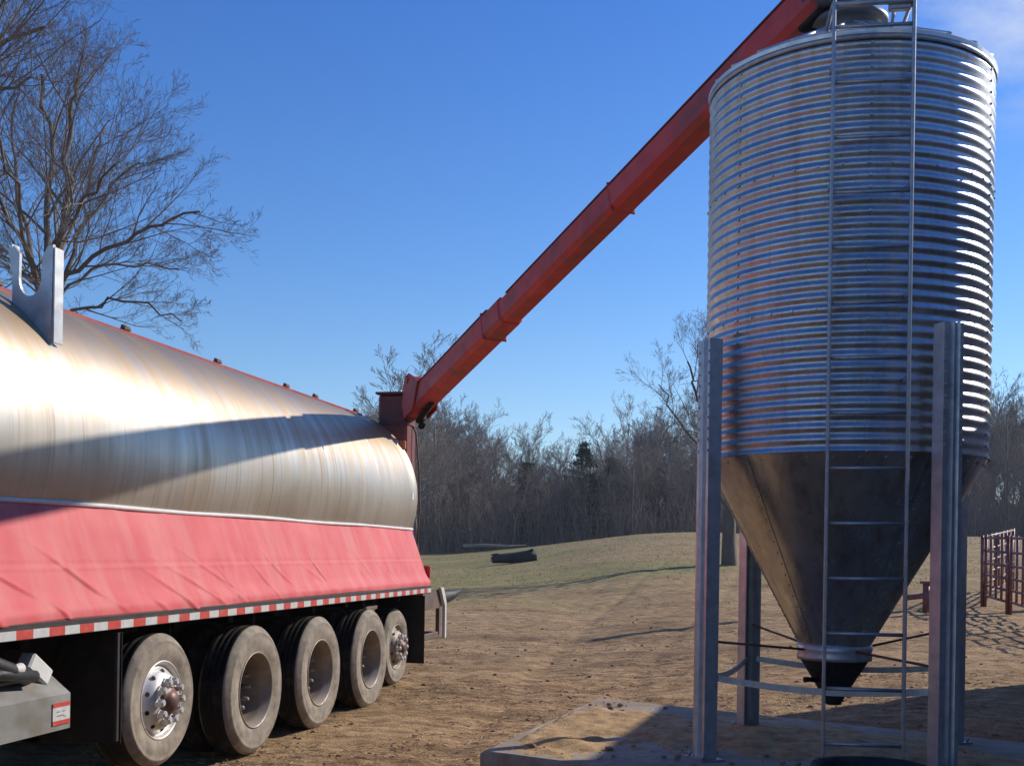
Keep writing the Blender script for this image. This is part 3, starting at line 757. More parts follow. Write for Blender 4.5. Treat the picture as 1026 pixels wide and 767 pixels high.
def tyre_mb(Rt, yo, sgn=1, W=.28):
    f = Rt/.525
    prof = [(.300*f,.035),(.306*f,.016),(.325*f,.010),(.35*f,.004),(.36*f,.0005),(.40*f,-.004),(.43*f,-.004),(.455*f,.001),(.462*f,-.002),(.47*f,-.001),(.478*f,.006),(.500*f,.020),(.515*f,.034)]
    tread = [(.525*f,.046)]
    y = .046
    for gr in (.092,.14,.188):
        tread += [(.526*f,gr-.006),(.518*f,gr-.003),(.518*f,gr+.003),(.526*f,gr+.006)]
    tread += [(.525*f,W-.046)]
    back = [(r, W-y_) for r, y_ in reversed(prof)]
    allp = prof + tread + back
    mis = [0]*(len(prof)) + [1]*(len(tread)-1) + [0]*len(back)
    mb = MB().lathe([(r, yo+sgn*y_) for r, y_ in allp], 72, 'y', mis=mis[:len(allp)-1])
    return mb
def wheel_dual(s, far=False):
    w = bpy.data.objects.new('wheel', None); C.objects.link(w); w.parent = trailer; w.location = (s, 2.6 if far else 0, .525)
    if far: w.rotation_euler = (0,0,math.pi)
    tyre_mb(.525, 0).build('tyre', [M['tyre'], M['tread']], w); tyre_mb(.525, .335).build('tyre', [M['tread'], M['tread']], w)  # inner tyre wholly in black tread: shade between the wheels put into its colour
    rm = MB().lathe([(.300,.034),(.312,.020),(.315,.008),(.306,.004),(.296,.014),(.288,.035),(.268,.06),(.262,.10),(.258,.20),(.235,.245),(.19,.255),(.15,.255),(.135,.25),(.12,.205),(.08,.20),(.0,.198)], 56, 'y')
    for j in range(10):
        a = 2*math.pi*j/10; c = Vector((math.cos(a)*.168, .24, math.sin(a)*.168)); rm.tube([c, c+Vector((0,-.085,0)), c+Vector((0,-.10,0))], [.024,.021,.012], 6)
    rm.build('rim', M['rim_dusty'], w)
    return w
def wheel_single(s, y, hub, rimmat, far=False):
    f = .46/.525
    w = bpy.data.objects.new('wheel', None); C.objects.link(w); w.parent = trailer; w.location = (s, 2.6-y if far else y, .46+(.17 if s < 0 else .06))
    if far: w.rotation_euler = (0,0,math.pi)
    tyre_mb(.46, 0, 1, .30).build('tyre', [M['tyre'], M['tread']], w)
    rm = MB().lathe([(.262,.045),(.272,.028),(.275,.012),(.266,.006),(.258,.016),(.250,.036),(.238,.050),(.225,.040),(.205,.012),(.185,-.012),(.165,-.028),(.150,-.033),(.095,-.033),(.09,-.04)], 64, 'y')
    rm2 = rm.build('rim', rimmat, w)
    for j in range(10):
        a = 2*math.pi*(j+.5)/10; nrm = Vector((math.cos(a)*.55,-.83,math.sin(a)*.55)).normalized()
        c = Vector((math.cos(a)*.203, .0085, math.sin(a)*.203)); MB().tube([c+nrm*.0005, c+nrm*.004], .0165, 12).build('hand_hole_shade', M['hole_shade'], w)  # solid near-black disc, the opening's shade put into its colour
    hb = MB().lathe([(.10,-.030),(.098,-.050),(.085,-.062),(.070,-.066),(.066,-.082),(.052,-.086),(.048,-.092),(.0,-.093)], 40, 'y')
    hb.build('hub_cap', hub, w)
    for j in range(10):
        a = 2*math.pi*j/10; c = Vector((math.cos(a)*.135,-.032,math.sin(a)*.135)); MB().tube([c, c+Vector((0,-.012,0)), c+Vector((0,-.014,0)), c+Vector((0,-.046,0)), c+Vector((0,-.056,0))], [.034,.034,.029,.027,.018], 6, smooth=False).build('wheel_nut', M['rim_bright'], w)
    return w
for far in (False, True):
    wheel_single(-1.39, 0.0, M['hub_brown'], M['rim_bright'], far)
    for s in (.09, 1.46, 2.86): wheel_dual(s, far)
    wheel_single(4.38, .22, M['hub_brown'], M['rim_dusty'], far)
# mud flaps ahead of the first and behind the last wheel
for y in (.02, 1.98):
    fl = MB()
    fl.box((-1.875, y+.30, .77), (.014, .60, .72), bev=.004); o = tpart(fl, 'mudflap', M['mudflap'])
    MB().box((-1.885, y+.02, .78), (.05,.02,.70)).build('flap_hanger', M['rail'], o)
    fl = MB().box((4.88, y+.33, .70), (.014, .62, .84), bev=.004); tpart(fl, 'mudflap', M['mudflap'])
# hydraulic box on the near side
bx = MB().prism([(.05,.59),(.05,.80),(.20,.915),(.55,.915),(.55,.59)], -4.4, -2.38, lambda u,v,s: Vector((s,u,v)))
box = tpart(bx, 'hydraulic_box', M['grey_box'])
MB().box((-2.475,.046,.69), (.165,.005,.125), mi=0).build('warning_sticker', M['tape_white'], box)
for zs in (.742, .637): MB().box((-2.475,.0445,zs), (.165,.004,.026)).build('sticker_border', M['tape_red'], box)
sk = MB()
for (ds, dz_, w) in ((-.03,.012,.035),(.02,.012,.028),(-.01,-.012,.07),(.03,-.02,.02)): sk.box((-2.475+ds,.0440,.69+dz_),(w,.003,.008))
sk.build('sticker_print', M['grey_box'], box)
rt = Matrix.Rotation(R(35), 3, 'Y')
MB().box((-2.56,.17,.955), (.22,.10,.11), rt, bev=.012).build('valve_block', M['white_part'], box)
hs = MB().tube([(-3.480,.2,1.02),(-3.080,.12,1.06),(-2.880,.10,.98),(-2.700,.14,.93),(-2.560,.22,.90)], .05, 10).tube([(-3.480,.15,.93),(-2.980,.09,.97),(-2.680,.08,.93)], .035, 10)
hs.box((-2.860,.16,.95),(.3,.14,.10),bev=.02)
hs.build('hydraulic_hose', M['boot_black'], box)
MB().tube([(-3.000,.10,1.0),(-2.880,.085,.985),(-2.800,.08,.99)], [.03,.026,.03], 10).build('hose_fitting', M['pale_steel'], box)
0 and tpart(MB().box((-3.4,.5,.45),(2.2,.35,.25)), 'under_rail', M['black_steel'])
# landing legs ahead of the box
for y in (.45, 2.1):
    lg = MB().box((-5.4,y,.66),(.12,.12,.95),bev=.01).box((-5.4,y,.44),(.09,.09,.75)).box((-5.4,y,.04),(.25,.25,.03)); tpart(lg, 'landing_leg', M['black_steel'])
# rear underride guard
rg = MB()
for y in (.12, 2.48): rg.box((5.38, y, 1.05), (.80, .04, .24)).box((5.75, y, .82), (.07, .05, .48))
rg.box((5.78,1.3,1.05),(.05,2.36,.10))
guard = tpart(rg, 'underride_guard', M['rust_brown'])
for y in (.13, 2.47): MB().box((5.38, y, .58), (.74, .05, .08), bev=.008).build('lower_bar', M['rust_brown'], guard)
MB().box((5.83, 1.30, .56), (.08, 2.2, .10), bev=.012).build('bumper_bar', M['rust_brown'], guard)
for y in (.05, 2.51): MB().prism([(5.62,1.20),(5.76,1.20),(5.90,1.00),(5.90,.53),(5.84,.53),(5.83,.96)], y, y+.04, lambda u,v,y_: Vector((u,y_,v))).build('end_horn', M['pale_steel'], guard)
for y in (.08, 2.48): tpart(MB().box((5.06,y,1.40),(.05,.09,.18),bev=.012), 'tail_light', M['lamp_red'])
dc = MB().tube([(5.85,.45,1.02),(6.05,.4,1.0),(6.4,.32,1.02),(6.75,.22,1.06),(6.95,.14,1.12)], [.10,.13,.12,.07,.015], 14)
tpart(dc, 'rear_spout', M['boot_black'])
ml = MB().box((S1+.035,.40,3.0),(.05,.09,.11),bev=.012); tpart(ml, 'marker_light', M['lamp_amber'])
tpart(MB().box((S1-.13,.199,2.35),(.07,.006,.09)), 'white_decal', M['white_part'])
# upright auger column at the rear, hoses down its side
cs, cy = 5.42, .62
col = MB().box((cs,cy,2.45),(.39,.39,2.45),bev=.03).box((cs,cy,3.69),(.45,.45,.03),bev=.006)
col.box((cs,cy,3.30),(.42,.42,.03),bev=.006)
column = tpart(col, 'auger_column', M['red_dark'])
cp = MB().tube([(cs-.05,cy-.05,3.70),(cs-.05,cy-.05,3.745)], .025, 8); cp.tube([(cs+.1,cy-.12,3.68),(cs+.1,cy-.19,3.64)], .03, 8); cp.build('grease_cap', M['pale_steel'], column)
hz = MB()
for k, (y, s) in enumerate(((.36,5.44),)):
    hz.tube([(s,y+.12,3.45),(s+.05,y+.02,3.2),(s+.08,y-.02+.02*k,2.7),(s+.06,y-.04,2.2),(s+.02,y,1.4)], .013, 8)
hz.build('hydraulic_hose', M['rust_brown'], column)
# ---- boom (built in world figures, brought into the trailer's frame)
TI = trailer.matrix_basis.inverted()
TI = (Matrix.Translation(trailer.location) @ Matrix.Rotation(trailer.rotation_euler.z, 4, 'Z')).inverted()
A = at(419, 404, 14.05); B = at(821, -3, 7.55)
A, B = TI @ A, TI @ B
ax_ = (B-A).normalized(); Lb = (B-A).length
side = ax_.cross(Vector((0,0,1))).normalized(); upv = side.cross(ax_).normalized()
def bp_(l, a=0, u=0): return A + ax_*l + side*a + upv*u
Rb = Matrix((ax_, side, upv)).transposed()
bm_ = MB()
sec = lambda r: [(r*math.cos(t), r*math.sin(t)) for t in (2*math.pi*j/20 for j in range(20))]
bm_.box(bp_(Lb*.17,0,0), (Lb*.38,.28,.295), Rb, bev=.045)
bm_.box(bp_(Lb*.68,0,-.004), (Lb*.66,.25,.268), Rb, bev=.045)
boom = tpart(bm_, 'auger_boom', M['red_steel'])
rb = MB()
rb.box(bp_(Lb*.685,0,.140), (Lb*.63,.19,.016), Rb, bev=.004)
rb.box(bp_(Lb*.155,0,.156), (Lb*.31,.22,.018), Rb, bev=.004)
rb.build('top_cover', M['red_dark'], boom)
for l, w_, h_ in ((.30*Lb,.295,.310),(.655*Lb,.262,.279)):
    MB().box(bp_(l,0,-.002), (.022,w_,h_), Rb, bev=.01).build('joint_flange', M['red_steel'], boom)
hl = MB().prism([(-.12,-.16),(.18,-.15),(.42,.12),(.34,.20),(.16,.33),(.02,.33),(-.14,.05)], -.165, -.150, lambda u,v,a: bp_(u,a,v)).prism([(-.12,-.16),(.18,-.15),(.42,.12),(.34,.20),(.16,.33),(.02,.33),(-.14,.05)], .150, .165, lambda u,v,a: bp_(u,a,v))
hl.tube([bp_(.09,-.18,.27), bp_(.09,.18,.27)], .05, 12).box(bp_(.10,0,.22),(.16,.26,.14),Rb,bev=.02)
hl.build('hinge_bracket', M['red_steel'], boom)
kn = MB().tube([(cs,cy,3.45), (cs+.02,cy-.10,3.46), tuple(bp_(-.14)), tuple(bp_(.02))], [.15,.15,.145,.14], 20)
kn.build('elbow', M['red_dark'], boom)
cyl = MB().tube([tuple(bp_(-.05,0,-.22)), tuple(bp_(.42,0,-.15))], .035, 12); cyl.tube([tuple(bp_(-.12,-.1,-.20)), tuple(bp_(-.0,-.02,-.30))], .045, 10)
cyl.build('lift_cylinder', M['black_steel'], boom)
# discharge hood and sock at the bin end
lidc = TI @ Vector((BX-.05, BY, 5.36)); e = bp_(Lb)
hd = MB().tube([e-ax_*.04, e+ax_*.05, e+ax_*.12-upv*.04, (e+ax_*.2).lerp(lidc, .5), lidc+Vector((0,0,-.02))], [.138,.140,.135,.115,.10], 20)
hd.build('discharge_hood', M['hood'], boom)
MB().box(bp_(Lb-.06,0,-.15), (.22,.16,.04), Rb, bev=.01).build('hood_bracket', M['black_steel'], boom)

# ------------------------------------------------------------------ trees
def grow_tree(seed, height, spread=.55, levels=5, guides=None, trunk_r=None, nchild=(7,6,5,5,4), up=.12, ang=(35,60), min_r=.004, fork=.35):
    rs = random.Random(seed); trunk, crown = [], []
    def polyline(p, d, L, nseg, wob, tropism):
        pts = [p.copy()]; st = L/nseg
        for i in range(nseg):
            d = (d + Vector((rs.gauss(0,wob), rs.gauss(0,wob), rs.gauss(0,wob)+tropism))).normalized(); pts.append(pts[-1]+d*st)
        return pts
    def branch(pts, r0, lev):
        n = len(pts); L = sum((pts[i+1]-pts[i]).length for i in range(n-1))
        r1 = max(min_r*.6, r0*(.35 if lev else .45))
        rad = [r0+(r1-r0)*(i/(n-1))**.8 for i in range(n)]
        (trunk if lev <= 1 else crown).append((pts, rad, lev))
        if lev >= levels: return
        k = nchild[min(lev, len(nchild)-1)]
        lo = fork if lev == 0 else .18
        for c in range(k):
            f = lo + (1-lo)*(c+rs.random())/k
            x = f*(n-1); i = min(int(x), n-2); p = pts[i].lerp(pts[i+1], x-i); d = (pts[i+1]-pts[i]).normalized()
            a = R(rs.uniform(*ang)); side_ = d.orthogonal().normalized(); side_ = Matrix.Rotation(rs.uniform(0,6.283), 3, d) @ side_
            nd = (d*math.cos(a) + side_*math.sin(a) + Vector((0,0,up))).normalized()
            cl = L*(spread if lev == 0 else (.52 if guides is None else (.44 if lev == 1 else .60)))*rs.uniform(.65,1.15)*(1.15-.55*f)
            cr = max(min_r, rad[i]*rs.uniform(.36,.56))
            branch(polyline(p, nd, cl, (6,5,4,3,3,2)[min(lev,5)], (.08,.10,.10,.09,.08,.07)[min(lev,5)], .035), cr, lev+1)
    tr = trunk_r or height*.018
    if guides is None:
        branch(polyline(Vector((0,0,-.1)), Vector((rs.gauss(0,.05),rs.gauss(0,.05),1)).normalized(), height, 9, .05, .02), tr, 0)
    else:
        for pts, r0 in guides:
            r0 *= .66
            fine = []
            for i in range(len(pts)-1):
                for q in range(3): fine.append(pts[i].lerp(pts[i+1], q/3) + Vector((rs.gauss(0,.06),rs.gauss(0,.06),rs.gauss(0,.06))))
            fine.append(pts[-1]); branch(fine, r0, 1)
    return trunk, crown
def branch_mesh(name, brs, mat, parent, sides):
    Vs, Fs, o = [], {}, 0
    allF = []
    for pts, rad, lev in brs:
        k = sides(lev); n = len(pts); P = np.array([tuple(p) for p in pts]); D = np.gradient(P, axis=0); D /= np.linalg.norm(D, axis=1)[:,None]+1e-9
        ref = np.array([1,0,0]) if abs(D[0][0]) < .8 else np.array([0,1,0])
        a = np.cross(D, ref); a /= np.linalg.norm(a, axis=1)[:,None]+1e-9; b = np.cross(D, a)
        t = np.arange(k)*2*math.pi/k; r = np.array(rad)
        ringv = P[:,None,:] + r[:,None,None]*(a[:,None,:]*np.cos(t)[None,:,None] + b[:,None,:]*np.sin(t)[None,:,None])
        Vs.append(ringv.reshape(-1,3))
        i, j = np.meshgrid(np.arange(n-1), np.arange(k), indexing='ij'); j2 = (j+1)%k
        allF.append(np.stack([o+i*k+j, o+i*k+j2, o+(i+1)*k+j2, o+(i+1)*k+j], -1).reshape(-1,4)); o += n*k
    return np_mesh(name, np.concatenate(Vs), np.concatenate(allF), mat, parent, True)
def tree_thing(name, label, loc, tr, cr, group=None, far=False):
    t = thing(name, label, 'tree', loc, 0, group)
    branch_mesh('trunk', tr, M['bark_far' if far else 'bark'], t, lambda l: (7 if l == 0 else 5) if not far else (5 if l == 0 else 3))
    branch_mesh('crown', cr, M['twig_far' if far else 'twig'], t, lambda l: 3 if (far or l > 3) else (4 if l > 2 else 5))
    return t
def copy_tree(src, loc, rotz, sc, label, group):
    r = src.copy(); C.objects.link(r); r.location = loc; r.rotation_euler = (0,0,rotz); r.scale = sc if hasattr(sc,'__len__') else (sc,)*3
    r['label'] = label; r['group'] = group
    for ch in list(src.children):
        c = ch.copy(); C.objects.link(c); c.parent = r
    return r
# the big bare tree behind the tank
YB = 30.0
bx_, by_ = at(52, 555, YB).x, YB; gz = float(ground_z(bx_, by_))
def lp(px, py, dy=0.0): return at(px, py, YB+dy) - Vector((bx_, by_, gz))
base = [Vector((0,0,-.2)), Vector((.05,.1,1.5)), lp(52,420), lp(51,345,.2)]
gd = [([lp(51,345,.2), lp(50,290,.2), lp(46,235,.3), lp(50,180,.8), lp(47,120,1.0), lp(42,75,1.2)], .20),
      ([lp(51,330,.2), lp(57,270,-.2), lp(66,205,-.6), lp(70,140,-.8), lp(74,100,-1.0), lp(78,78,-1.2)], .19),
      ([lp(52,320,.2), lp(64,272,.8), lp(88,220,1.6), lp(114,184,2.2), lp(140,163,2.6)], .13),
      ([lp(53,300,.2), lp(80,268,-.8), lp(120,240,-1.6), lp(162,222,-2.2), lp(200,212,-2.6)], .12),
      ([lp(52,310,.2), lp(70,285,1.0), lp(105,268,1.8), lp(145,262,2.4), lp(180,270,3.0)], .09),
      ([lp(52,345,.2), lp(75,312,.6), lp(110,300,1.0), lp(150,305,1.3), lp(182,322,1.5)], .09),
      ([lp(51,335,.2), lp(40,285,-.4), lp(20,240,-.8), lp(0,195,-1.0), lp(-30,160,-1.2)], .15),
      ([lp(50,325,.2), lp(32,280,1.0), lp(5,255,1.8), lp(-35,230,2.4)], .12),
      ([lp(50,330,.2), lp(30,250,2.4), lp(15,180,3.8), lp(10,120,4.6), lp(20,80,5.0)], .13),
      ([lp(52,330,.2), lp(62,250,3.0), lp(85,190,4.4), lp(100,145,5.4), lp(106,125,5.8)], .12),
      ([lp(52,330,.2), lp(55,250,-3.0), lp(85,200,-4.4), lp(115,165,-5.4)], .11),
      ([lp(51,330,.2), lp(30,260,-3.0), lp(15,190,-4.4), lp(-5,120,-5.4)], .12)]
tr, cr = grow_tree(5, 14, guides=gd, levels=6, nchild=(7,10,7,4,3,2), ang=(22,46), up=.06, min_r=.0040)
tr.append((base, [.36,.29,.24,.20], 0))
tree_thing('bare_tree', 'big spreading bare tree rising behind the tank, nearest the camera', (bx_, by_, gz), tr, cr)
# neighbour standing out of view to the left, boughs reaching in at the top corner
X2 = at(-95, 555, 27).x; g2 = float(ground_z(X2, 27)); YB2 = 27.0
def lq(px, py, dy=0.0): return at(px, py, YB2+dy) - Vector((X2, YB2, g2))
gd = [([lq(-92,300), lq(-70,190), lq(-45,110), lq(-22,64), lq(12,36,-.5), lq(45,27,-.8)], .17),
      ([lq(-92,300), lq(-60,150,1), lq(-30,60,1.5), lq(-5,0,2), lq(10,-45,2.2), lq(25,-70,2.4)], .17),
      ([lq(-93,290), lq(-95,150), lq(-90,40), lq(-80,-60)], .2),
      ([lq(-93,290), lq(-130,170), lq(-160,60), lq(-170,-40)], .17),
      ([lq(-92,280), lq(-60,180,-1), lq(-20,112,-1.6), lq(8,90,-2.0), lq(32,76,-2.3)], .12),
      ([lq(-92,320), lq(-60,250,.6), lq(-20,200,1.0), lq(12,170,1.4)], .11),
      ([lq(-60,110,.6), lq(-10,25,1.2), lq(10,-8,1.4), lq(35,-12,1.5)], .11)]
tr, cr = grow_tree(9, 15, guides=gd, levels=6, nchild=(7,8,6,4,3,2), ang=(22,48), up=.06, min_r=.0040)
tr.append(([Vector((0,0,-.2)), Vector((0,.1,3)), lq(-92,400), lq(-92,285)], [.45,.38,.32,.28], 0))
tree_thing('bare_tree', 'bare tree whose boughs reach in at the top left corner', (X2, 27, g2), tr, cr)
# tree standing behind the bin, trunk seen between its posts
YT = 36.0; p = at(731, 560, YT); gz = float(ground_z(p.x, YT)); XT = p.x
def lr(px, py, dy=0.0): return at(px, py, YT+dy) - Vector((XT, YT, gz))
gd = [([lr(731,500), lr(722,455), lr(705,410), lr(694,385), lr(689,362)], .13),
      ([lr(730,510), lr(712,470,.6), lr(690,435,1), lr(672,405,1.3), lr(660,385,1.5)], .09),
      ([lr(731,490), lr(733,430), lr(729,385), lr(725,350)], .14),
      ([lr(732,495), lr(748,440,-.5), lr(765,380,-.9), lr(775,330,-1)], .12),
      ([lr(731,500), lr(718,462,-1), lr(700,440,-1.8), lr(684,425,-2.3)], .07),
      ([lr(731,480), lr(725,420,1), lr(714,375,1.6), lr(709,350,2)], .10)]
tr, cr = grow_tree(21, 9, guides=gd, levels=6, nchild=(7,8,6,4,3,2), ang=(25,52), up=.1, min_r=.0040)
tr.append(([Vector((0,0,-.2)), lr(730,540), lr(731,515), lr(731,488)], [.30,.23,.21,.17], 0))
tree_thing('bare_tree', 'bare tree behind the bin, its dark trunk showing between the posts', (XT, YT, gz), tr, cr)

# far wood: bare trees one by one
WG = 'bare trees of the wood beyond the field'
protos = []
for k, (h, sp, seed) in enumerate(((11,.50,101),(12.5,.44,102),(9.5,.56,103),(11.5,.48,104),(10,.6,105))):
    tr, cr = grow_tree(seed, h, sp, levels=4, nchild=(13,7,6,4), up=.22, ang=(28,58), min_r=.012, trunk_r=.15, fork=.25)
    protos.append((h, tr, cr))
def top_profile(px):        # wanted tree-top height in the picture
    xs_ = [-200, 250, 380, 400, 430, 460, 490, 520, 560, 600, 640, 680, 705, 760, 900, 1000, 1030, 1200]
    ys_ = [440, 430, 415, 400, 415, 420, 432, 442, 462, 440, 420, 420, 425, 420, 420, 395, 400, 410]
    return float(np.interp(px, xs_, ys_))
LBL = 'slender bare tree in the brown wood along the far edge of the field'
first = {}
def plant(px, Y, k, topy, rot):
    x = at(px, 540, Y).x; gz = float(ground_z(x, Y)); h = protos[k][0]
    top = at(px, topy, Y).z; s = max(.42, (top-gz)/(h*1.20)); sxy = s*(.85+.3*rnd.random())
    if k not in first:
        t = tree_thing('wood_tree', LBL, (x, Y, gz), protos[k][1], protos[k][2], WG, True); t.scale = (sxy,sxy,s); t.rotation_euler = (0,0,rot); first[k] = t
    else: copy_tree(first[k], (x,Y,gz), rot, (sxy,sxy,s), LBL, WG)
cnt = 0
spans = [(-120, 380, 26), (380, 735, 7.5), (735, 955, 26), (955, 1150, 9)]
for (a0, b0, st) in spans:
    for row, (Ya, Yb, drop) in enumerate(((76, 86, 26), (88, 100, 10), (102, 116, 0), (118, 135, -2))):
        px = a0 + rnd.random()*st
        while px < b0:
            topy = top_profile(px) + drop + rnd.gauss(0, 13) + abs(rnd.gauss(0, 9))
            plant(px, rnd.uniform(Ya, Yb), rnd.randrange(5), topy, rnd.random()*6.28); cnt += 1
            px += st*rnd.uniform(.8, 2.1)*(1.15 if row < 1 else 1.0)
for px, topy, Y in ((403,358,70),(418,392,74),(438,404,78),(470,408,84),(640,408,92),(622,416,96),(452,425,80),(1010,388,80),(984,410,84)):
    plant(px, Y, rnd.randrange(5), topy, rnd.random()*6.28)
print('wood trees', cnt)
# undergrowth: a mass of thin stems
n = 26000
Yc = 76+58*nrs.rand(n); pxs = -100+1260*nrs.rand(n); Xc = (pxs-PX0)/FPX*Yc
z0 = ground_z(Xc, Yc)-.1; hgt = (1.2+4.2*nrs.rand(n)**1.3)*(.45+1.0*vnoise(Xc*.16, Yc*.16, 70)); w = .014+.022*nrs.rand(n)
lean = (nrs.rand(n,2)-.5)*hgt[:,None]*.9; th = nrs.rand(n)*6.28
P = np.stack([Xc,Yc,z0],1); Mid = P + np.stack([lean[:,0]*.35, lean[:,1]*.35, hgt*.55],1); T = P + np.stack([lean[:,0],lean[:,1],hgt],1)
def tri(c, r): return np.stack([c + np.stack([np.cos(th+q)*r, np.sin(th+q)*r, 0*r],1) for q in (0,2.094,4.189)],1)
V = np.concatenate([tri(P,w), tri(Mid,w*.8), tri(T,w*.25)],1)
f0 = np.array([(a*3+j, a*3+(j+1)%3, a*3+3+(j+1)%3, a*3+3+j) for a in (0,1) for j in range(3)])
F = (f0[None]+9*np.arange(n)[:,None,None]).reshape(-1,4)
# side twigs
m_ = 90000; idx = nrs.randint(0,n,m_); f = .15+.85*nrs.rand(m_)
S = P[idx]*(1-f[:,None]) + T[idx]*f[:,None]; dr = nrs.randn(m_,3)*np.array([1,1,.6])+np.array([0,0,.5]); dr /= np.linalg.norm(dr,axis=1)[:,None]
Lg = .4+1.1*nrs.rand(m_); E = S + dr*Lg[:,None]; sw = np.cross(dr, np.array([0.3,.5,.8])); sw /= np.linalg.norm(sw,axis=1)[:,None]; sv = np.cross(dr, sw); tw = (.010+.010*nrs.rand(m_))[:,None]
V2 = np.stack([S+sw*tw, S-.5*sw*tw+.86*sv*tw, S-.5*sw*tw-.86*sv*tw, E],1)
f1 = np.array([(0,1,3),(1,2,3),(2,0,3)])
F2 = (f1[None]+4*np.arange(m_)[:,None,None]).reshape(-1,3)
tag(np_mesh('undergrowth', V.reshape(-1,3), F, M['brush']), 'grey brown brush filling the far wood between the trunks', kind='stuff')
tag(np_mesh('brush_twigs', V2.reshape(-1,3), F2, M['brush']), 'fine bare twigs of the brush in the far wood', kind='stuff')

# cedars
def cedar_mesh(seed, h):
    rs = np.random.RandomState(seed); Vs = []
    nb = 120                                             # ragged boughs, each a spray of needles
    for k in range(nb):
        f = .06+.94*rs.rand()**.9; a = rs.rand()*6.283
        rl = h*(.30*(1-f)**.8+.03)*(.45+.75*rs.rand()); z0 = h*f
        m = int(30+70*rl/h*4); t = rs.rand(m)**.7
        c = np.stack([np.cos(a)*rl*t, np.sin(a)*rl*t, z0+rl*(.35*t-.25*t*t)],1) + rs.randn(m,3)*(.05*h*(.3+.5*t))[:,None]*np.array([1,1,.7])*.55
        d = np.array([np.cos(a),np.sin(a),.5])+rs.randn(m,3)*.6; d /= np.linalg.norm(d,axis=1)[:,None]
        L = (.10+.16*rs.rand(m))*h/7; s_ = np.cross(d, rs.randn(m,3)); s_ /= np.linalg.norm(s_,axis=1)[:,None]
        Vs.append(np.stack([c-s_*L[:,None]*.3, c+s_*L[:,None]*.3, c+d*L[:,None]],1).reshape(-1,3))
    V = np.concatenate(Vs); return V, np.arange(len(V)).reshape(-1,3)
for px, Y, topy, sc_x, lab in ((585, 82, 444, 1.0, 'tall dark green cedar in front of the bare wood'),
                               (526, 84, 464, 1.0, 'smaller dark green cedar left of the tall cedar'),
                               (612, 86, 460, 1.1, 'dark green cedar close right of the tall cedar'),
                               (660, 88, 470, 1.2, 'dim dark cedar deep in the wood left of the bin')):
    x = at(px,540,Y).x; gz = float(ground_z(x,Y)); h = at(px,topy,Y).z-gz
    t = thing('cedar_tree', lab, 'tree', (x,Y,gz), 0, 'cedars at the edge of the wood')
    Vc, Fc = cedar_mesh(px, h); np_mesh('crown', Vc*np.array([sc_x,sc_x,1]), Fc, M['cedar'], t)
    MB().tube([(0,0,-.1),(0,0,h*.35),(0,0,h*.9)], [.12,.08,.02], 7).build('trunk', M['bark_far'], t)

# dark log in the field, pale fallen trunk at the wood's edge
Yl = 46.0; p = at(516,550,Yl); gz = float(ground_z(p.x,Yl))
lgm = MB().tube([(-.95,-.1,.16),(-.55,0,.22),(0,.05,.26),(.5,.0,.31),(.9,-.05,.33)], [.15,.20,.23,.27,.29], 12).tube([(-.4,.1,.30),(-.75,.25,.38),(-.95,.3,.36)],[.07,.06,.03],7).tube([(.55,-.05,.5),(.75,-.2,.62)],[.08,.05],7)
lg = lgm.build('fallen_log', M['log']); lg.location = (p.x, Yl, gz-.05); lg.rotation_euler = (0,0,.15)
tag(lg, 'short dark log lying in the grass at mid field', 'log')
Yl = 72.0; p = at(487,541,Yl); gz = float(ground_z(p.x,Yl))
lg = MB().tube([(-1.5,0,.2),(0,.1,.26),(1.4,0,.22),(2.6,-.2,.3)],[.11,.10,.08,.03],8).build('fallen_log', M['log_pale']); lg.location = (p.x,Yl,gz+.15)
tag(lg, 'long pale fallen trunk at the foot of the wood', 'log')

# corral panels of maroon pipe on the right
def corral_panel(p0, p1, label, first=None):
    p0, p1 = Vector(p0), Vector(p1); L = (p1-p0).length; a = math.atan2(p1.y-p0.y, p1.x-p0.x)
    z = float(ground_z(p0.x,p0.y)); z1 = float(ground_z(p1.x,p1.y)); tilt = math.atan2(z1-z, L)
    t = thing('corral_panel', label, 'fence panel', (p0.x,p0.y,z), a, 'maroon pipe corral panels'); t.rotation_euler = (0,-tilt,a)
    H = 1.62
    for zr in (.28,.52,.76,1.02,1.30,1.60): MB().tube([(.03,0,zr),(L-.03,0,zr)], .028, 8).build('rail', M['maroon'], t)
    nu_ = max(3, int(L/.55)+1)
    for i in range(nu_): MB().tube([(L*i/(nu_-1),0,.02 if i in (0,nu_-1) else .28),(L*i/(nu_-1),0,H+.03)], .036 if i in (0,nu_-1) else .027, 8).build('upright', M['maroon'], t)
    return t
c0 = at(984,598,25.5); c1 = at(1009,606,23.0); c2 = at(1052,632,19.5)
corral_panel((c0.x,c0.y,0), (c0.x+2.6,c0.y+4.2,0), 'maroon pipe panel running back across the dry field')
corral_panel((c0.x+.05,c0.y-.05,0), (c1.x,c1.y,0), 'maroon pipe corral panel seen nearly end on')
corral_panel((c1.x+.05,c1.y-.05,0), (c2.x,c2.y,0), 'maroon pipe corral panel nearest the bin, leading out at right')
corral_panel((c2.x+.05,c2.y-.05,0), (c2.x-.1,c2.y-3.2,0), 'maroon pipe corral panel at the right edge near the slab')
# maroon gate post with a hanger arm seen under the bin
pg = at(928,602,24.0); gz = float(ground_z(pg.x,24.0))
gp = MB().tube([(0,0,-.1),(0,0,.62)], .075, 12).tube([(0,0,.36),(-.45,.02,.30)], .06, 10).box((0,0,.64),(.22,.22,.06),bev=.01)
gpo = gp.build('hitch_post', M['maroon']); gpo.location = (pg.x,24.0,gz); tag(gpo, 'short maroon steel post with a side arm behind the bin', 'post')

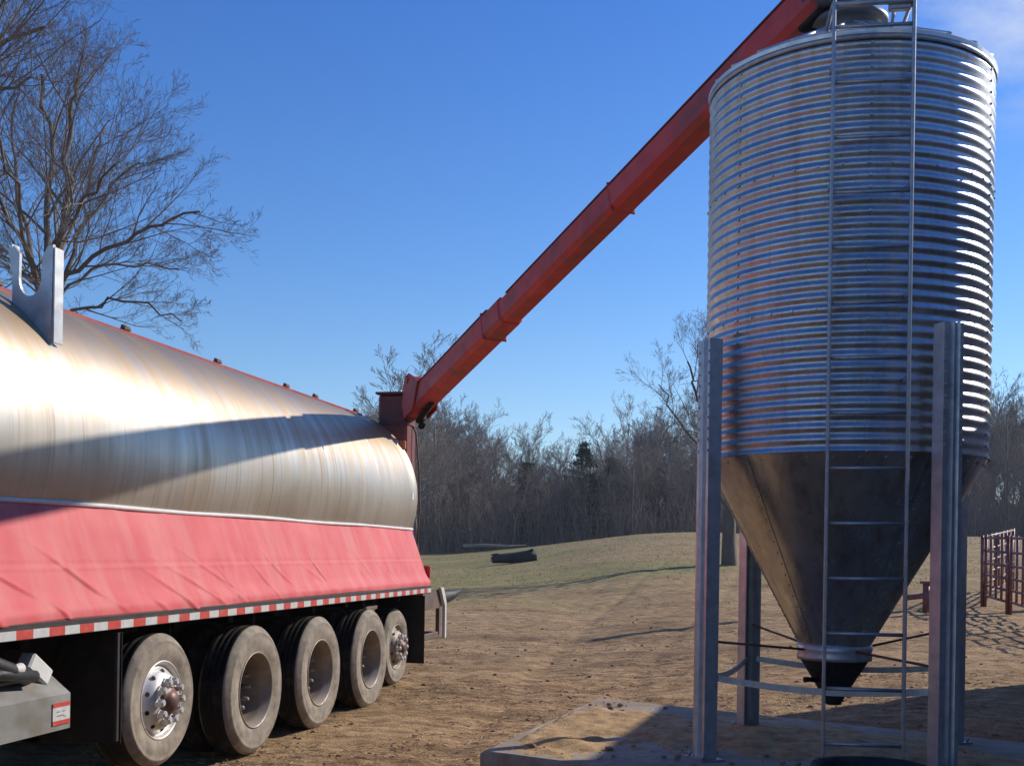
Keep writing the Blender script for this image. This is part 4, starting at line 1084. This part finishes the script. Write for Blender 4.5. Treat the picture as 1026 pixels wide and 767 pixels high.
# ------------------------------------------------------------------ camera, light, sky
cam = bpy.data.objects.new('camera', bpy.data.cameras.new('camera')); C.objects.link(cam)
cr_, sr_ = math.cos(ROLL), math.sin(ROLL)
cam.matrix_world = Matrix(((cr_, -sr_, 0, 0), (0, 0, -1, 0), (sr_, cr_, 0, EYE), (0, 0, 0, 1)))
cam.data.sensor_fit = 'HORIZONTAL'; cam.data.sensor_width = 36; cam.data.lens = FPX/1026*36
cam.data.shift_y = (PY0-383.5)/1026; cam.data.clip_end = 5000; cam.data.clip_start = .05
scene.camera = cam
sun = bpy.data.lights.new('sun', 'SUN'); sun.energy = 4.6; sun.angle = R(.55); sun.color = (1.0, .93, .82)
so = bpy.data.objects.new('sun', sun); C.objects.link(so)
sd = Vector((math.cos(SUN_AZ)*math.cos(SUN_EL), math.sin(SUN_AZ)*math.cos(SUN_EL), math.sin(SUN_EL)))
so.rotation_euler = sd.to_track_quat('Z', 'Y').to_euler(); so.location = sd*60
w = bpy.data.worlds.new('World'); scene.world = w; w.use_nodes = True
nt = w.node_tree; nt.nodes.clear()
wo = N(nt, 'ShaderNodeOutputWorld'); bg = N(nt, 'ShaderNodeBackground'); sky = N(nt, 'ShaderNodeTexSky')
sky.sky_type = 'NISHITA'; sky.sun_disc = False; sky.sun_elevation = SUN_EL; sky.sun_rotation = math.pi/2 - SUN_AZ
sky.air_density = 1.0; sky.dust_density = .2; sky.ozone_density = 3.0; sky.altitude = 200
tc = N(nt, 'ShaderNodeTexCoord')
mp = N(nt, 'ShaderNodeMapping'); mp.inputs['Scale'].default_value = (2.2, 2.2, 5.0); nt.links.new(tc.outputs['Generated'], mp.inputs[0])
cl = noise(nt, mp.outputs[0], 2.4, 8, .6)
cdir = (at(1000, 5, 10)-Vector((0,0,EYE))).normalized()
dp = N(nt, 'ShaderNodeVectorMath', operation='DOT_PRODUCT'); dp.inputs[1].default_value = cdir; nt.links.new(tc.outputs['Generated'], dp.inputs[0])
kk = N(nt, 'ShaderNodeMapRange'); kk.inputs[1].default_value = .9925; kk.inputs[2].default_value = .9999; nt.links.new(dp.outputs['Value'], kk.inputs[0])
kc = math_(nt, 'MULTIPLY', ramp(nt, cl, [(.38, g(0)), (.70, g(1))]), kk.outputs[0])
sep_ = N(nt, 'ShaderNodeSeparateXYZ'); nt.links.new(tc.outputs['Generated'], sep_.inputs[0])
tint = ramp(nt, sep_.outputs[2], [(0, (1.10,1.10,1.08)), (.12, (.80,.96,1.10)), (.25, (.56,.85,1.18)), (.45, (.37,.71,1.22)), (1, (.30,.58,1.05))])
skyt = mixc(nt, 1.0, sky.outputs[0], tint, 'MULTIPLY')
skyc = mixc(nt, math_(nt, 'MULTIPLY', kc, .75), skyt, (6.2, 6.6, 7.4))
nt.links.new(skyc, bg.inputs[0]); bg.inputs[1].default_value = .13
nt.links.new(bg.outputs[0], wo.inputs[0])
scene.view_settings.view_transform = 'Standard'; scene.view_settings.look = 'None'; scene.view_settings.exposure = 0; scene.view_settings.gamma = 1
scene.view_settings.use_curve_mapping = False
scene.cycles.max_bounces = 8; scene.cycles.use_denoising = True

# thin winter haze: one closed box round the yard, wood and camera
bpy.context.view_layer.update()
zmax = max((o.matrix_world @ Vector(c)).z for o in C.objects if o.type == 'MESH' for c in o.bound_box) + .8
zmin = float(GZ.min()) - 1.0
print('haze from', zmin, 'to', zmax)
hz_ = MB().box((1.0, 600, (zmin+zmax)/2), (2720, 2080, zmax-zmin)); hzo = hz_.build('haze', [])
hm = bpy.data.materials.new('haze_air'); hm.use_nodes = True; hn = hm.node_tree; hn.nodes.clear()
ho = hn.nodes.new('ShaderNodeOutputMaterial'); hv = hn.nodes.new('ShaderNodeVolumePrincipled')
hv.inputs['Color'].default_value = (.80, .88, 1.0, 1); hv.inputs['Density'].default_value = .0005; hv.inputs['Anisotropy'].default_value = .2
hn.links.new(hv.outputs[0], ho.inputs['Volume']); hzo.data.materials.append(hm)
tag(hzo, 'thin pale haze in the winter air over the yard and wood', kind='stuff')
